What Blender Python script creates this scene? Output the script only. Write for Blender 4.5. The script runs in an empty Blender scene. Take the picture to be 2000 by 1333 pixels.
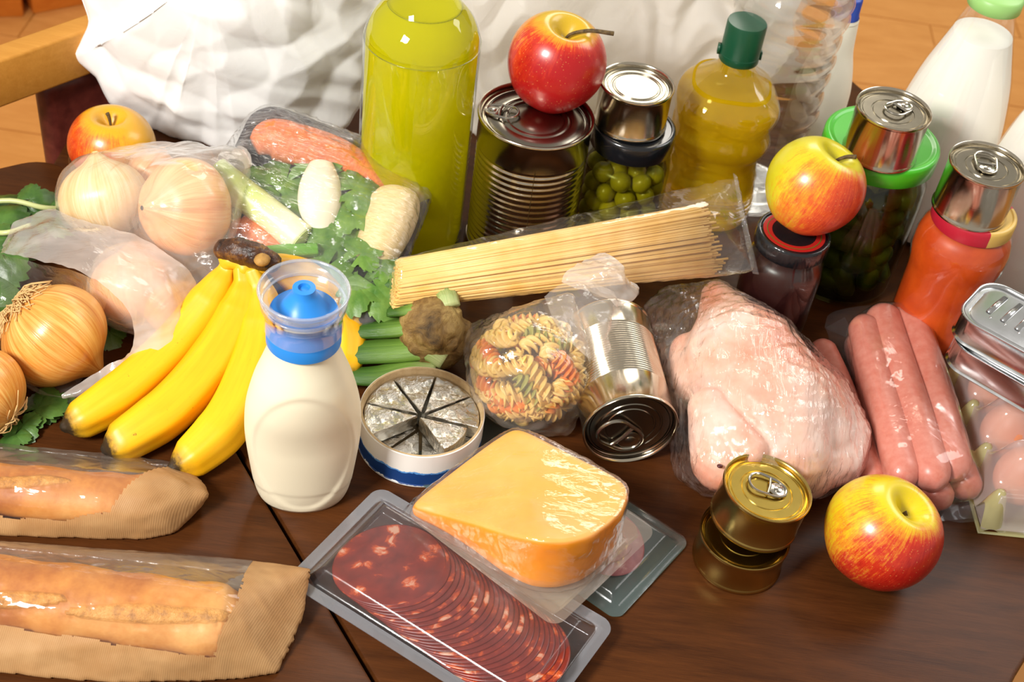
import bpy, bmesh, math, random
import numpy as np
from mathutils import Matrix, Vector
random.seed(7); RS = np.random.RandomState(11)
PI = math.pi
SC = bpy.context.scene; COL = SC.collection
# ------------------------------------------------------------ camera, world, lights, exposure
FPX = 2700.0; PITCH = math.radians(43); ROLL = math.radians(8.5); CH = 0.78
CF = np.array([0, math.cos(PITCH), -math.sin(PITCH)])
_r0 = np.array([1.0, 0, 0]); _u0 = np.array([0, math.sin(PITCH), math.cos(PITCH)])
CR = math.cos(ROLL)*_r0 + math.sin(ROLL)*_u0; CU = -math.sin(ROLL)*_r0 + math.cos(ROLL)*_u0
CC = np.array([0, 0, CH])
cam = bpy.data.cameras.new('camera'); camo = bpy.data.objects.new('camera', cam); COL.objects.link(camo)
M = Matrix(((CR[0], CU[0], -CF[0], CC[0]), (CR[1], CU[1], -CF[1], CC[1]), (CR[2], CU[2], -CF[2], CC[2]), (0, 0, 0, 1)))
camo.matrix_world = M
cam.sensor_width = 36; cam.lens = FPX/2000*36; cam.clip_start = .02; cam.clip_end = 60
cam.dof.use_dof = True; cam.dof.focus_distance = .98; cam.dof.aperture_fstop = 13
SC.camera = camo
w = bpy.data.worlds.new('room_light'); SC.world = w; w.use_nodes = True
w.node_tree.nodes['Background'].inputs[0].default_value = (1, .93, .84, 1)
w.node_tree.nodes['Background'].inputs[1].default_value = .42
def area(name, loc, target, size, sizey, power, col):
    l = bpy.data.lights.new(name, 'AREA'); l.shape = 'RECTANGLE'; l.size = size; l.size_y = sizey; l.energy = power; l.color = col
    o = bpy.data.objects.new(name, l); COL.objects.link(o); o.location = loc
    o.rotation_euler = (Vector(target)-Vector(loc)).to_track_quat('-Z', 'Y').to_euler(); return o
area('key_softbox', (-1.0, -.35, 1.35), (0, .9, 0), .42, .42, 48, (1, .97, .92))
area('window_light', (1.45, 1.75, 1.6), (.1, .9, 0), 1.1, 1.1, 18, (1, .98, .95))
area('overhead_lamp', (.2, 3.4, 2.0), (.2, 3.0, -.7), 1.2, 1.2, 34, (1, .93, .82))
SC.view_settings.view_transform = 'Standard'; SC.view_settings.look = 'None'
SC.view_settings.gamma = 1; SC.view_settings.use_curve_mapping = False; SC.view_settings.exposure = .13
SC.cycles.transparent_max_bounces = 24; SC.cycles.max_bounces = 10; SC.cycles.transmission_bounces = 10; SC.cycles.diffuse_bounces = 4; SC.cycles.glossy_bounces = 5
SC.cycles.sample_clamp_indirect = 8; SC.cycles.blur_glossy = .3
# ------------------------------------------------------------ measuring helpers
def ray(x, y): return CF*FPX + CR*(x-1000) - CU*(y-666.5)
def P(x, y, z=0.0):
    d = ray(x, y); return CC + d*((z-CH)/d[2])
def PL(x, y, p0, n):
    d = ray(x, y); return CC + d*(np.dot(np.asarray(p0)-CC, n)/np.dot(d, n))
def depth(p): return float(np.dot(np.asarray(p)-CC, CF))
def proj(p):
    v = np.asarray(p)-CC; k = v@CF; return 1000+FPX*(v@CR)/k, 666.5-FPX*(v@CU)/k
def zat(b, py):
    lo, hi = -.1, .6
    for _ in range(40):
        m = (lo+hi)/2
        if proj((b[0], b[1], m))[1] > py: lo = m
        else: hi = m
    return (lo+hi)/2
def rpx(b, z, wpx): return wpx*depth((b[0], b[1], z))/FPX/2
def prof_px(b, lst):          # (row of the axis point, silhouette width) -> (radius, height)
    out = []
    for py, wd in lst:
        z = zat(b, py); out.append((rpx(b, z, wd), z))
    return out
# ------------------------------------------------------------ materials
def C(h, a=1):
    h = h.lstrip('#'); v = [int(h[i:i+2], 16)/255 for i in (0, 2, 4)]
    return tuple([(x/12.92 if x <= .04045 else ((x+.055)/1.055)**2.4) for x in v]+[a])
class NM:
    def __init__(s, name):
        s.m = bpy.data.materials.new(name); s.m.use_nodes = True; s.t = s.m.node_tree; s.t.nodes.clear()
        s.out = s.t.nodes.new('ShaderNodeOutputMaterial')
    def n(s, typ, ins=None, **kw):
        nd = s.t.nodes.new('ShaderNode'+typ)
        for k, v in kw.items(): setattr(nd, k, v)
        for k, v in (ins or {}).items():
            sock = nd.inputs[k]
            if isinstance(v, bpy.types.NodeSocket): s.t.links.new(v, sock)
            elif isinstance(v, bpy.types.Node): s.t.links.new(v.outputs[0], sock)
            else: sock.default_value = v
        return nd
    def ramp(s, fac, stops, interp='LINEAR'):
        r = s.n('ValToRGB', {0: fac}); r.color_ramp.interpolation = interp
        e = r.color_ramp.elements
        while len(e) < len(stops): e.new(.5)
        for el, (p, c) in zip(e, stops): el.position = p; el.color = c if isinstance(c, tuple) else C(c)
        return r
    def mixc(s, fac, a, b, mode='MIX'):
        r = s.n('MixRGB', {0: fac, 1: a, 2: b}); r.blend_type = mode; return r
    def bump(s, h, st=.3, d=.001): return s.n('Bump', {'Height': h, 'Strength': st, 'Distance': d})
    def noise(s, vec, sc, det=3, ro=.5, dist=0): return s.n('TexNoise', {'Vector': vec, 'Scale': sc, 'Detail': det, 'Roughness': ro, 'Distortion': dist})
    def mapping(s, vec, scale, rot=(0, 0, 0)): return s.n('Mapping', {'Vector': vec, 'Scale': scale, 'Rotation': rot})
    def obj(s): return s.n('TexCoord').outputs['Object']
    def att(s, name='sp'): return s.n('Attribute', attribute_name=name).outputs['Vector']
    def math(s, op, a, b=0.0, c=0.0): return s.n('Math', {0: a, 1: b, 2: c}, operation=op)
    def fres(s, ior, normal=None):     # the same reflectance from either side of a thin wall
        bf = s.n('NewGeometry').outputs['Backfacing']; io = s.math('MULTIPLY_ADD', bf, 1/ior-ior, ior)
        return s.n('Fresnel', {'IOR': io, 'Normal': normal} if normal is not None else {'IOR': io})
    def pbr(s, **k):
        ins = {}
        for a, b in dict(base='Base Color', rough='Roughness', metal='Metallic', normal='Normal', coat='Coat Weight', coatr='Coat Roughness',
                         sss='Subsurface Weight', sssr='Subsurface Radius', sssc='Subsurface Scale', trans='Transmission Weight', ior='IOR', spec='Specular IOR Level', alpha='Alpha').items():
            if a in k: ins[b] = k[a]
        return s.n('BsdfPrincipled', ins)
    def done(s, sh): s.t.links.new(sh.outputs[0], s.out.inputs[0]); return s.m
def plain(name, col, rough=.5, metal=0., **k):
    m = NM(name); return m.done(m.pbr(base=C(col) if isinstance(col, str) else col, rough=rough, metal=metal, **k))
def dotted(name, col, col2, scale=60, rough=.5, bump=.2, metal=0., d=.0006, **k):
    m = NM(name); no = m.noise(m.obj(), scale, 5, .6)
    c = m.mixc(m.ramp(no, [(.35, (0, 0, 0, 1)), (.65, (1, 1, 1, 1))]), C(col), C(col2))
    return m.done(m.pbr(base=c.outputs[0], rough=rough, metal=metal, normal=m.bump(no, bump, d), **k))
def film(name, haze=.05, tint='#ffffff', milk='#ffffff', gl=.06, rough=.12, fscale=40, stretch=(1, 1, 1), bst=.5, rot=(0, 0, 0), hvar=.0):
    m = NM(name); v = m.mapping(m.obj(), stretch, rot)
    n1 = m.noise(v, fscale, 4, .6, .6); n2 = m.n('TexVoronoi', {'Vector': v, 'Scale': fscale*.6}, feature='DISTANCE_TO_EDGE')
    h = m.math('ADD', n1, m.math('MULTIPLY', n2, -.8))
    b = m.bump(h, bst, .0025)
    tr = m.n('BsdfTransparent', {0: C(tint)})
    df = m.n('MixShader', {0: .5, 1: m.n('BsdfDiffuse', {0: C(milk)}), 2: m.n('BsdfTranslucent', {0: C(milk)})})
    hz = m.math('MULTIPLY_ADD', m.ramp(m.noise(v, fscale*.35, 3, .6), [(.45, (0, 0, 0, 1)), (.7, (1, 1, 1, 1))]), hvar, haze)
    a = m.n('MixShader', {0: hz, 1: tr, 2: df})
    fr = m.fres(1.45, b); fac = m.math('MULTIPLY_ADD', fr, 1.7, gl-.05); fac.use_clamp = True
    return m.done(m.n('MixShader', {0: fac, 1: a, 2: m.n('BsdfGlossy', {'Color': (1, 1, 1, 1), 'Roughness': rough, 'Normal': b})}))
def thin_glass(name, tint='#f4f8f5', gl=.02, rough=.02):
    m = NM(name); fr = m.fres(1.45); fac = m.math('MULTIPLY_ADD', fr, 1.0, gl); fac.use_clamp = True
    return m.done(m.n('MixShader', {0: fac, 1: m.n('BsdfTransparent', {0: C(tint)}), 2: m.n('BsdfGlossy', {'Color': (1, 1, 1, 1), 'Roughness': rough})}))
def metal(name, col, rough=.22, brush=None, bst=.08):
    m = NM(name); o = m.obj(); v = m.mapping(o, brush or (3, 3, 300)); no = m.noise(v, 12, 3, .6)
    dn = m.noise(o, 55, 3, .6)
    c = m.mixc(m.math('MULTIPLY', dn, .35), C(col), m.n('Gamma', {0: C(col), 1: 1.5}).outputs[0])
    r = m.math('MULTIPLY_ADD', dn, .12, rough-.06)
    return m.done(m.pbr(base=c.outputs[0], rough=r.outputs[0], metal=1., normal=m.bump(no, bst, .0004)))
# ------------------------------------------------------------ mesh helpers
def mk(name, V, F, mat, parent=None, smooth=True, attr=None, label=None, world=False):
    me = bpy.data.meshes.new(name)
    V = np.asarray(V, float)
    if world and parent is not None: V = V - np.array(parent.location)
    me.from_pydata(V.tolist(), [], [tuple(int(i) for i in f) for f in F])
    if attr is not None:
        a = me.attributes.new('sp', 'FLOAT_VECTOR', 'POINT'); a.data.foreach_set('vector', np.asarray(attr, np.float32).ravel())
    if smooth: me.polygons.foreach_set('use_smooth', [True]*len(me.polygons))
    me.update()
    o = bpy.data.objects.new(name, me); COL.objects.link(o)
    if mat: me.materials.append(mat)
    if parent is not None: o.parent = parent
    if label: o['label'] = label
    return o
def fixn(o):
    bm = bmesh.new(); bm.from_mesh(o.data); bmesh.ops.recalc_face_normals(bm, faces=bm.faces); bm.to_mesh(o.data); bm.free(); return o
def thing(name, label, cat, loc=(0, 0, 0), rot=None, group=None):
    o = bpy.data.objects.new(name, None); COL.objects.link(o); o.location = tuple(float(v) for v in loc); o.empty_display_size = .02
    if rot is not None: o.rotation_euler = rot
    o['label'] = label; o['category'] = cat
    if group: o['group'] = group
    return o
def tag(o, label, cat, group=None, kind=None):
    o['label'] = label; o['category'] = cat
    if group: o['group'] = group
    if kind: o['kind'] = kind
    return o
def struct(o): o['kind'] = 'structure'; return o
def join(lst):
    V = []; F = []; n = 0
    for v, f in lst:
        V += [tuple(p) for p in v]; F += [tuple(i+n for i in q) for q in f]; n += len(v)
    return np.array(V), F
def sm_mod(o, deg=35):
    me = o.data
    bm = bmesh.new(); bm.from_mesh(me)
    a = math.radians(deg)
    for e in bm.edges:
        e.smooth = not (len(e.link_faces) == 2 and e.calc_face_angle(0) > a)
    bm.to_mesh(me); bm.free(); return o
def lathe(prof, n=64, sq=None, ell=1.0, fn=None):
    V = []; F = []; m = len(prof)
    for r, z in prof:
        for j in range(n):
            a = 2*PI*j/n; rr = r
            if sq: rr = r*(1/(abs(math.cos(a))**sq+abs(math.sin(a))**sq)**(1/sq))
            x, y = rr*math.cos(a), rr*math.sin(a)*ell
            V.append((x, y, z))
    if fn: V = [fn(*v) for v in V]
    for i in range(m-1):
        for j in range(n):
            F.append((i*n+j, i*n+(j+1) % n, (i+1)*n+(j+1) % n, (i+1)*n+j))
    return V, F
def cr(pts, n):
    p = np.asarray(pts, float)
    if p.ndim == 1: p = p[:, None]
    q = np.vstack([2*p[0]-p[1], p, 2*p[-1]-p[-2]]); out = []
    k = len(p)-1
    for t in np.linspace(0, k, n):
        i = min(int(t), k-1); u = t-i; a, b, c, d = q[i:i+4]
        out.append(.5*((2*b)+(-a+c)*u+(2*a-5*b+4*c-d)*u*u+(-a+3*b-3*c+d)*u**3))
    return np.array(out)
def tube(path, rad, n=16, caps=True, closed=False, lob=None, flat=1.0, up=(0, 0, 1), seclist=None):
    path = np.asarray(path, float); m = len(path); rad = np.broadcast_to(np.asarray(rad, float), (m,))
    T = np.gradient(path, axis=0) if not closed else np.roll(path, -1, 0)-np.roll(path, 1, 0)
    T /= np.linalg.norm(T, axis=1)[:, None]
    up = np.asarray(up, float); nrm = up-T[0]*(up@T[0])
    if np.linalg.norm(nrm) < 1e-4: nrm = np.array([1, 0, 0])-T[0]*T[0][0]
    V = []; A = []; L = np.concatenate([[0], np.cumsum(np.linalg.norm(np.diff(path, axis=0), axis=1))])
    for i in range(m):
        nrm = nrm-T[i]*(nrm@T[i]); nrm /= np.linalg.norm(nrm); b = np.cross(T[i], nrm)
        for j in range(n):
            a = 2*PI*j/n; rr = rad[i]*(1 if lob is None else lob(a, L[i]/L[-1]))
            V.append(path[i]+rr*(math.cos(a)*nrm*flat+math.sin(a)*b)); A.append((math.cos(a), math.sin(a), L[i]/L[-1]))
    F = []
    for i in range(m if closed else m-1):
        for j in range(n):
            F.append((i*n+j, i*n+(j+1) % n, ((i+1) % m)*n+(j+1) % n, ((i+1) % m)*n+j))
    if caps and not closed:
        F.append(tuple(range(n-1, -1, -1))); F.append(tuple((m-1)*n+j for j in range(n)))
    return np.array(V), F, np.array(A)
def box(x0, y0, z0, x1, y1, z1):
    V = [(x0, y0, z0), (x1, y0, z0), (x1, y1, z0), (x0, y1, z0), (x0, y0, z1), (x1, y0, z1), (x1, y1, z1), (x0, y1, z1)]
    return V, [(0, 3, 2, 1), (4, 5, 6, 7), (0, 1, 5, 4), (1, 2, 6, 5), (2, 3, 7, 6), (3, 0, 4, 7)]
def bevel(o, wdt, seg=2):
    bm = bmesh.new(); bm.from_mesh(o.data); bmesh.ops.bevel(bm, geom=list(bm.edges), offset=wdt, segments=seg, affect='EDGES', profile=.5); bm.to_mesh(o.data); bm.free()
    o.data.polygons.foreach_set('use_smooth', [True]*len(o.data.polygons)); return sm_mod(o, 40)
def creases(p, freq, seed=0, oc=2):
    rs = np.random.RandomState(seed); p = np.asarray(p, float); out = np.zeros(len(p)); amp = 1.
    for o in range(oc):
        wv = np.stack([np.sin(p@(rs.randn(3)*freq*1.7)+rs.rand()*6) for _ in range(3)], 1)/freq*.35
        q = p+wv
        for k in range(5):
            d = rs.randn(3); d /= np.linalg.norm(d); v = q@d*freq*rs.uniform(.6, 1.5)+rs.rand()
            mask = .5+.5*np.sin(q@(rs.randn(3)*freq*1.2)+rs.rand()*6)
            out += amp*(np.abs(v-np.floor(v)-.5)*4-1)*mask*.35
        freq *= 2.1; amp *= .42
    return out
def vnormals(V, F):
    me = bpy.data.meshes.new('tmp'); me.from_pydata(np.asarray(V).tolist(), [], F); me.update()
    a = np.empty(len(V)*3); me.vertices.foreach_get('normal', a) if hasattr(me.vertices[0], 'normal') else None
    bpy.data.meshes.remove(me); return a.reshape(-1, 3)
def evalmods(V, F, mods):
    me = bpy.data.meshes.new('tmp'); me.from_pydata(np.asarray(V).tolist(), [], F); me.update()
    o = bpy.data.objects.new('tmp', me); COL.objects.link(o)
    for typ, kw in mods:
        md = o.modifiers.new(typ, typ)
        for k, v in kw.items(): setattr(md, k, v)
    dg = bpy.context.evaluated_depsgraph_get(); e = o.evaluated_get(dg); em = e.to_mesh()
    n = len(em.vertices); a = np.empty(n*3); em.vertices.foreach_get('co', a); b = np.empty(n*3); em.vertices.foreach_get('normal', b)
    Fo = [tuple(p.vertices) for p in em.polygons]
    e.to_mesh_clear(); bpy.data.objects.remove(o); bpy.data.meshes.remove(me)
    return a.reshape(-1, 3), Fo, b.reshape(-1, 3)
def hull(points, voxel=.002, smooth=6, off=.001, amp=.001, freq=40, seed=1, oc=2):
    bm = bmesh.new()
    for p in points: bm.verts.new(p)
    r = bmesh.ops.convex_hull(bm, input=bm.verts)
    bmesh.ops.delete(bm, geom=[v for v in bm.verts if not v.link_faces], context='VERTS')
    bm.verts.index_update(); V = [tuple(v.co) for v in bm.verts]; F = [tuple(v.index for v in f.verts) for f in bm.faces]; bm.free()
    V, F, N = evalmods(V, F, [('REMESH', dict(mode='VOXEL', voxel_size=voxel)), ('SMOOTH', dict(factor=.5, iterations=smooth))])
    return V+N*(off+amp*creases(V, freq, seed, oc))[:, None], F
def ellips(c, r, rot=None, n=20):
    V = []; F = []
    R_ = np.array(rot) if rot is not None else np.eye(3); m = n//2
    for i in range(m+1):
        for j in range(n):
            a = PI*i/m; b = 2*PI*j/n
            V.append(np.asarray(c)+R_@np.array([r[0]*math.sin(a)*math.cos(b), r[1]*math.sin(a)*math.sin(b), r[2]*math.cos(a)]))
    for i in range(m):
        for j in range(n):
            F.append((i*n+j, (i+1)*n+j, (i+1)*n+(j+1) % n, i*n+(j+1) % n))
    return V, F
def capsule(a, b, ra, rb, n=14):
    a = np.asarray(a, float); b = np.asarray(b, float); L = []
    for t in np.linspace(0, 1, n):
        r = ra+(rb-ra)*t; L.append(ellips(a+(b-a)*t, (r, r, r), n=16))
    return join(L)
def blob(lst, voxel=.002, smooth=8):
    V, F = join(lst)
    return evalmods(V, F, [('REMESH', dict(mode='VOXEL', voxel_size=voxel)), ('SMOOTH', dict(factor=.5, iterations=smooth))])
def inflate(poly, p0, n, front, back, nr=46, na=150, pw=.5, fold=.01, freq=14, seed=0, center=None):
    poly = np.asarray(poly, float); q = np.vstack([poly, poly[:1]]); L = np.concatenate([[0], np.cumsum(np.linalg.norm(np.diff(q, axis=0), axis=1))])
    s = np.linspace(0, L[-1], na, endpoint=False); B = np.stack([np.interp(s, L, q[:, 0]), np.interp(s, L, q[:, 1])], 1)
    c = poly.mean(0) if center is None else np.asarray(center, float); n = np.asarray(n, float); n = n/np.linalg.norm(n)
    V = []; F = []
    def ring(t, sg):
        th = (1-t**2.2)**pw*(front if sg > 0 else -back)
        return [PL(*(c+(b-c)*t), p0, n)+n*th for b in B]
    ts = np.linspace(0, 1, nr)
    rows = [ring(t, 1) for t in ts[1:]]+[ring(t, -1) for t in ts[1:-1][::-1]]
    V = [p for r in rows for p in r]; m = len(rows)
    for i in range(m-1):
        for j in range(na): F.append((i*na+j, (i+1)*na+j, (i+1)*na+(j+1) % na, i*na+(j+1) % na))
    V += [PL(*c, p0, n)+n*front, PL(*c, p0, n)-n*back]; k = len(V)
    for j in range(na):
        F.append((k-2, j, (j+1) % na)); F.append((k-1, (m-1)*na+(j+1) % na, (m-1)*na+j))
    V = np.array(V); N = vnormals(V, F)
    V = V+N*(fold*creases(V, freq, seed, 2))[:, None]
    return V, F
def wrinkle(V, F, amp, freq, seed=0, oc=2):
    N = vnormals(V, F); return np.asarray(V)+N*(amp*creases(V, freq, seed, oc))[:, None]
def rrect(w_, h_, r, n=6):
    pts = []
    for cx, cy, a0 in ((w_/2-r, h_/2-r, 0), (-w_/2+r, h_/2-r, 90), (-w_/2+r, -h_/2+r, 180), (w_/2-r, -h_/2+r, 270)):
        for k in range(n+1):
            a = math.radians(a0+90*k/n); pts.append((cx+r*math.cos(a), cy+r*math.sin(a)))
    return np.array(pts)
def prism(loops, cap0=True, cap1=True):    # list of (pts2d, z)
    n = len(loops[0][0]); V = [(x, y, z) for pts, z in loops for x, y in pts]; F = []
    for i in range(len(loops)-1):
        for j in range(n): F.append((i*n+j, i*n+(j+1) % n, (i+1)*n+(j+1) % n, (i+1)*n+j))
    if cap0: F.append(tuple(range(n-1, -1, -1)))
    if cap1: F.append(tuple((len(loops)-1)*n+j for j in range(n)))
    return V, F
def frame(o, ux, uy):
    ux = Vector(ux).normalized(); uz = ux.cross(Vector(uy)).normalized(); uy = uz.cross(ux)
    m = Matrix((ux, uy, uz)).transposed(); o.rotation_euler = m.to_euler(); return m
# ------------------------------------------------------------ room: floor, cabinets, chair, table
def wood_mat(name, dark, light, rough, ang, scale=1.0, coat=.0, streak=9, spec=.3):
    m = NM(name); v = m.mapping(m.obj(), (scale, scale*streak, scale*streak), (0, 0, ang))
    g = m.noise(v, 7, 6, .65, .4); g2 = m.noise(m.mapping(m.obj(), (scale*2.5, scale*streak*9, scale*9), (0, 0, ang)), 14, 4, .7)
    f = m.math('MULTIPLY_ADD', g2, .45, m.math('MULTIPLY', g, .6))
    c = m.ramp(f, [(.30, dark), (.70, light)])
    return m.done(m.pbr(base=c.outputs[0], rough=rough, normal=m.bump(g2, .12, .0006), coat=coat, coatr=.18, spec=spec))
SD = np.array([.602, -.798]); TD = np.array([.798, .602])          # along the table's seam, across it
m_table = wood_mat('dark_walnut_laminate', '#2f180a', '#573014', .30, -math.atan2(TD[1], TD[0]), 1.6, spec=.12)
m_floor = wood_mat('orange_oak_floor', '#c07f3c', '#d99a55', .35, .5, 1.0, streak=5)
m_orange = wood_mat('orange_cherry_wood', '#b9611a', '#d07c2c', .4, 1.57, 2)
m_rail = wood_mat('honey_beech', '#b97c2c', '#cf9340', .4, 0, 3)
fl = mk('floor', *box(-6, -1.5, -.80, 6, 8, -.752), mat=plain('floor_joint_brown', '#b5782f', .6), smooth=False); struct(fl)
pk = 0; base_me = {}
for i in range(-9, 12):
    for j in range(-3, 9):
        x, y = i*.42+(j % 2)*.21, 1.4+j*.30
        if abs(x) > 3.6 or y < 1.2: continue
        if 'p' not in base_me:
            o = mk('floor_board', *box(0, 0, -.752, .416, .2965, -.75), mat=m_floor, parent=fl, smooth=False); base_me['p'] = o.data
        else:
            o = bpy.data.objects.new('floor_board', base_me['p']); COL.objects.link(o); o.parent = fl
        o.location = (x, y, 0)
wl = mk('wall_back', *box(-6, 7.0, -.8, 6, 7.1, 1.9), mat=plain('cream_wall_paint', '#e6cfa8', .8), smooth=False); struct(wl)
#ce = mk('ceiling', *box(-6, -2.5, 1.9, 6, 8, 1.95), mat=plain('white_ceiling_paint', '#efe9df', .9)); struct(ce)
# orange cabinets standing on the floor in the far left corner
a = P(-260, 50, -.75); b = P(46, 44, -.75); c2 = P(72, 38, -.75); d = P(420, -30, -.75)
def cab(p, q, name, label, y0=0.0):
    t = thing(name, label, 'cabinet', (p[0], p[1], -.75)); ang = math.atan2(q[1]-p[1], q[0]-p[0]); L = math.hypot(q[0]-p[0], q[1]-p[1])
    t.rotation_euler = (0, 0, ang)
    bevel(mk('body', *box(0, .02, .0, L, .2, .86), mat=m_orange, parent=t), .004)
    for k in range(2):
        dr = bevel(mk('door', *box(k*L/2+.004, 0, .06, (k+1)*L/2-.004, .022, .85), mat=m_orange, parent=t), .004)
        V, F, A = tube([(k*L/2+L*.42 if k == 0 else k*L/2+L*.08, -.02, .6), (k*L/2+L*.42 if k == 0 else k*L/2+L*.08, -.02, .72)], .005)
        mk('handle', V, F, metal('steel_handle', '#b0aca4'), parent=dr)
    bevel(mk('kick_board', *box(.0, .03, 0, L, .04, .06), mat=m_orange, parent=t), .002)
cab(a, b, 'cabinet', 'yellow-orange wooden cabinet at the far edge of the floor, beside the redder one')
cab(c2, d, 'cabinet', 'reddish orange wooden cabinet at the back behind the white carrier bag')
# chair behind the table
zr = .085
A0 = P(-40, 141, zr); A1 = P(210, 52, zr); dr = (A1-A0)/np.linalg.norm(A1-A0); nb = np.array([-dr[1], dr[0], 0])
ch = thing('dining_chair', 'chair behind the table with honey wood top rail and maroon leather back', 'chair', (A0[0], A0[1], -.75))
def cbox(name, x0, x1, y0, y1, z0, z1, m_, bv=.006, par=None, seg=3):
    V, F = box(x0, y0, z0, x1, y1, z1); V = np.array([(A0+dr*v[0]+nb*v[1])[:2].tolist()+[v[2]] for v in V])
    return bevel(mk(name, V, F, m_, par or ch, world=(par is None)), bv, seg)
L = np.linalg.norm(A1-A0)
cbox('top_rail', -.25, L+.22, 0, .024, zr-.043, zr+.004, m_rail, .003)
mle = dotted('maroon_leather', '#52201a', '#6a2e25', 80, .38, .25)
xl = .062
V, F = box(xl, .010, -.42, xl+.42, .036, zr-.044)
V = np.array([(A0+dr*v[0]+nb*v[1])[:2].tolist()+[v[2]] for v in V]); bevel(mk('leather_back', V, F, mle, ch, world=True), .012, 4)
cbox('rear_leg', -.22, -.18, .02, .06, -.75, zr-.034, m_rail); cbox('rear_leg', L+.15, L+.19, .02, .06, -.75, zr-.034, m_rail)
cbox('front_leg', -.22, -.18, -.40, -.36, -.75, -.32, m_rail); cbox('front_leg', L+.15, L+.19, -.40, -.36, -.75, -.32, m_rail)
cbox('seat', -.24, L+.21, -.42, .01, -.32, -.27, mle, .015)
# table of two leaves
tb = thing('dining_table', 'dark walnut extending dining table carrying the groceries, split by a seam', 'table', (0, .9, -.75))
def slab(name, pts, top=0.0, th=.028):
    pts = np.array(pts); cen = pts.mean(0)
    def off(d):
        N = np.zeros_like(pts); T = np.roll(pts, -1, 0)-np.roll(pts, 1, 0); T /= np.linalg.norm(T, axis=1)[:, None]
        N[:, 0] = -T[:, 1]; N[:, 1] = T[:, 0]
        s = np.sign(((cen-pts)*N).sum(1).mean()); return pts+N*s*d
    loops = [(off(.004), top-th), (pts, top-th+.004), (pts, top-.003), (off(.0009), top-.0008), (off(.003), top)]
    V, F = prism(loops); return sm_mod(fixn(mk(name, V, F, m_table, tb, world=True)), 25)
S0 = P(112, 285)[:2]; e = .0014
def seam(k, side): return S0+SD*k+TD*e*side
def arc(c, r, a0, a1, n=8): return [c+r*np.array([math.cos(math.radians(a0+(a1-a0)*k/n)), math.sin(math.radians(a0+(a1-a0)*k/n))]) for k in range(n+1)]
tdeg = math.degrees(math.atan2(TD[1], TD[0]))
r_ = .03
far_c = seam(0, 1)+TD*r_+SD*r_
right = [far_c+r_*np.array([math.cos(math.radians(a_)), math.sin(math.radians(a_))]) for a_ in np.linspace(180+tdeg, 90+tdeg, 9)]
oval = cr([(.10, 1.40), (.22, 1.405), (.305, 1.35), (.345, 1.30), (.46, 1.16), (.53, 1.0), (.52, .84), (.455, .70), (.385, .588), (.372, .566), (.29, .42), (.20, .29)], 60)
end = seam(.85, 1)
slab('table_leaf', right+[far_c+TD*.35+np.array([-SD[0], -SD[1]])*r_*1.0]+[tuple(p) for p in oval]+[tuple(end)])
c3 = seam(.0, -1)-TD*.036+SD*(.036+.012)
left = [c3+.036*np.array([math.cos(math.radians(a_)), math.sin(math.radians(a_))]) for a_ in np.linspace(tdeg, 90+tdeg, 9)]
slab('table_leaf', left[::1]+[tuple(c3-TD*.5-SD*.036), tuple(c3-TD*.5+SD*.82), tuple(seam(.85, -1))])
for k, (x, y) in enumerate([(-.62, .5), (.3, 1.15), (.2, .5), (-.2, .3)]):
    bevel(mk('leg', *box(x-.03, y-.03-.9, .0, x+.03, y+.03-.9, .725), mat=m_table, parent=tb), .004)
bevel(mk('apron', *box(-.45, -.4, .66, .3, .3, .722), mat=m_table, parent=tb), .004)
# ------------------------------------------------------------ tins
m_tin = metal('tin_steel', '#cfc6b4', .16, (2, 2, 120), .06); m_lid = metal('tin_lid_steel', '#a39c8b', .22, (4, 260, 4), .05)
m_gold = metal('gold_lacquer_steel', '#cbb068', .24, (2, 2, 150), .08); m_goldlid = metal('gold_lacquer_lid', '#cdb25c', .2, (5, 5, 5), .03)
m_pull = metal('ring_pull_aluminium', '#b9b4a8', .2); m_alu = metal('aluminium', '#c9cacb', .2, (4, 120, 4), .05)
m_lidd = metal('smoky_tin_lid', '#989184', .22, (4, 4, 4), .05)
def can_prof(r, h, ribs=None, plain_end=0):
    p = [(0, .0025), (r*.86, .0025), (r*.90, .0005), (r*1.0, 0), (r*1.025, .0008), (r*1.03, .0022), (r*1.01, .0036), (r, .0045)]
    z0, z1 = .0045, h-.0042
    if ribs:
        a, b, n = ribs; p.append((r, a))
        for k in range(n*8+1):
            u = k/8; p.append((r-.0009*(1-math.cos(2*PI*u))*.5-.0003, a+(b-a)*u/n))
        p.append((r, b))
    p += [(r, z1), (r*1.012, h-.0036), (r*1.03, h-.0024), (r*1.03, h-.0008), (r*1.015, h), (r*.985, h-.0004), (r*.968, h-.002), (r*.955, h-.005)]
    return p
def lid_prof(r, h, beads=(.86, .58), bh=.0007):
    p = [(r*.957, h-.0045), (r*.93, h-.0056), (r*.905, h-.0052), (r*.885, h-.0042)]
    for b in beads: p += [(r*(b+.012), h-.0042), (r*b, h-.0042-bh), (r*(b-.03), h-.0042-bh), (r*(b-.045), h-.0042)]
    p.append((0, h-.0042)); return p
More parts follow.
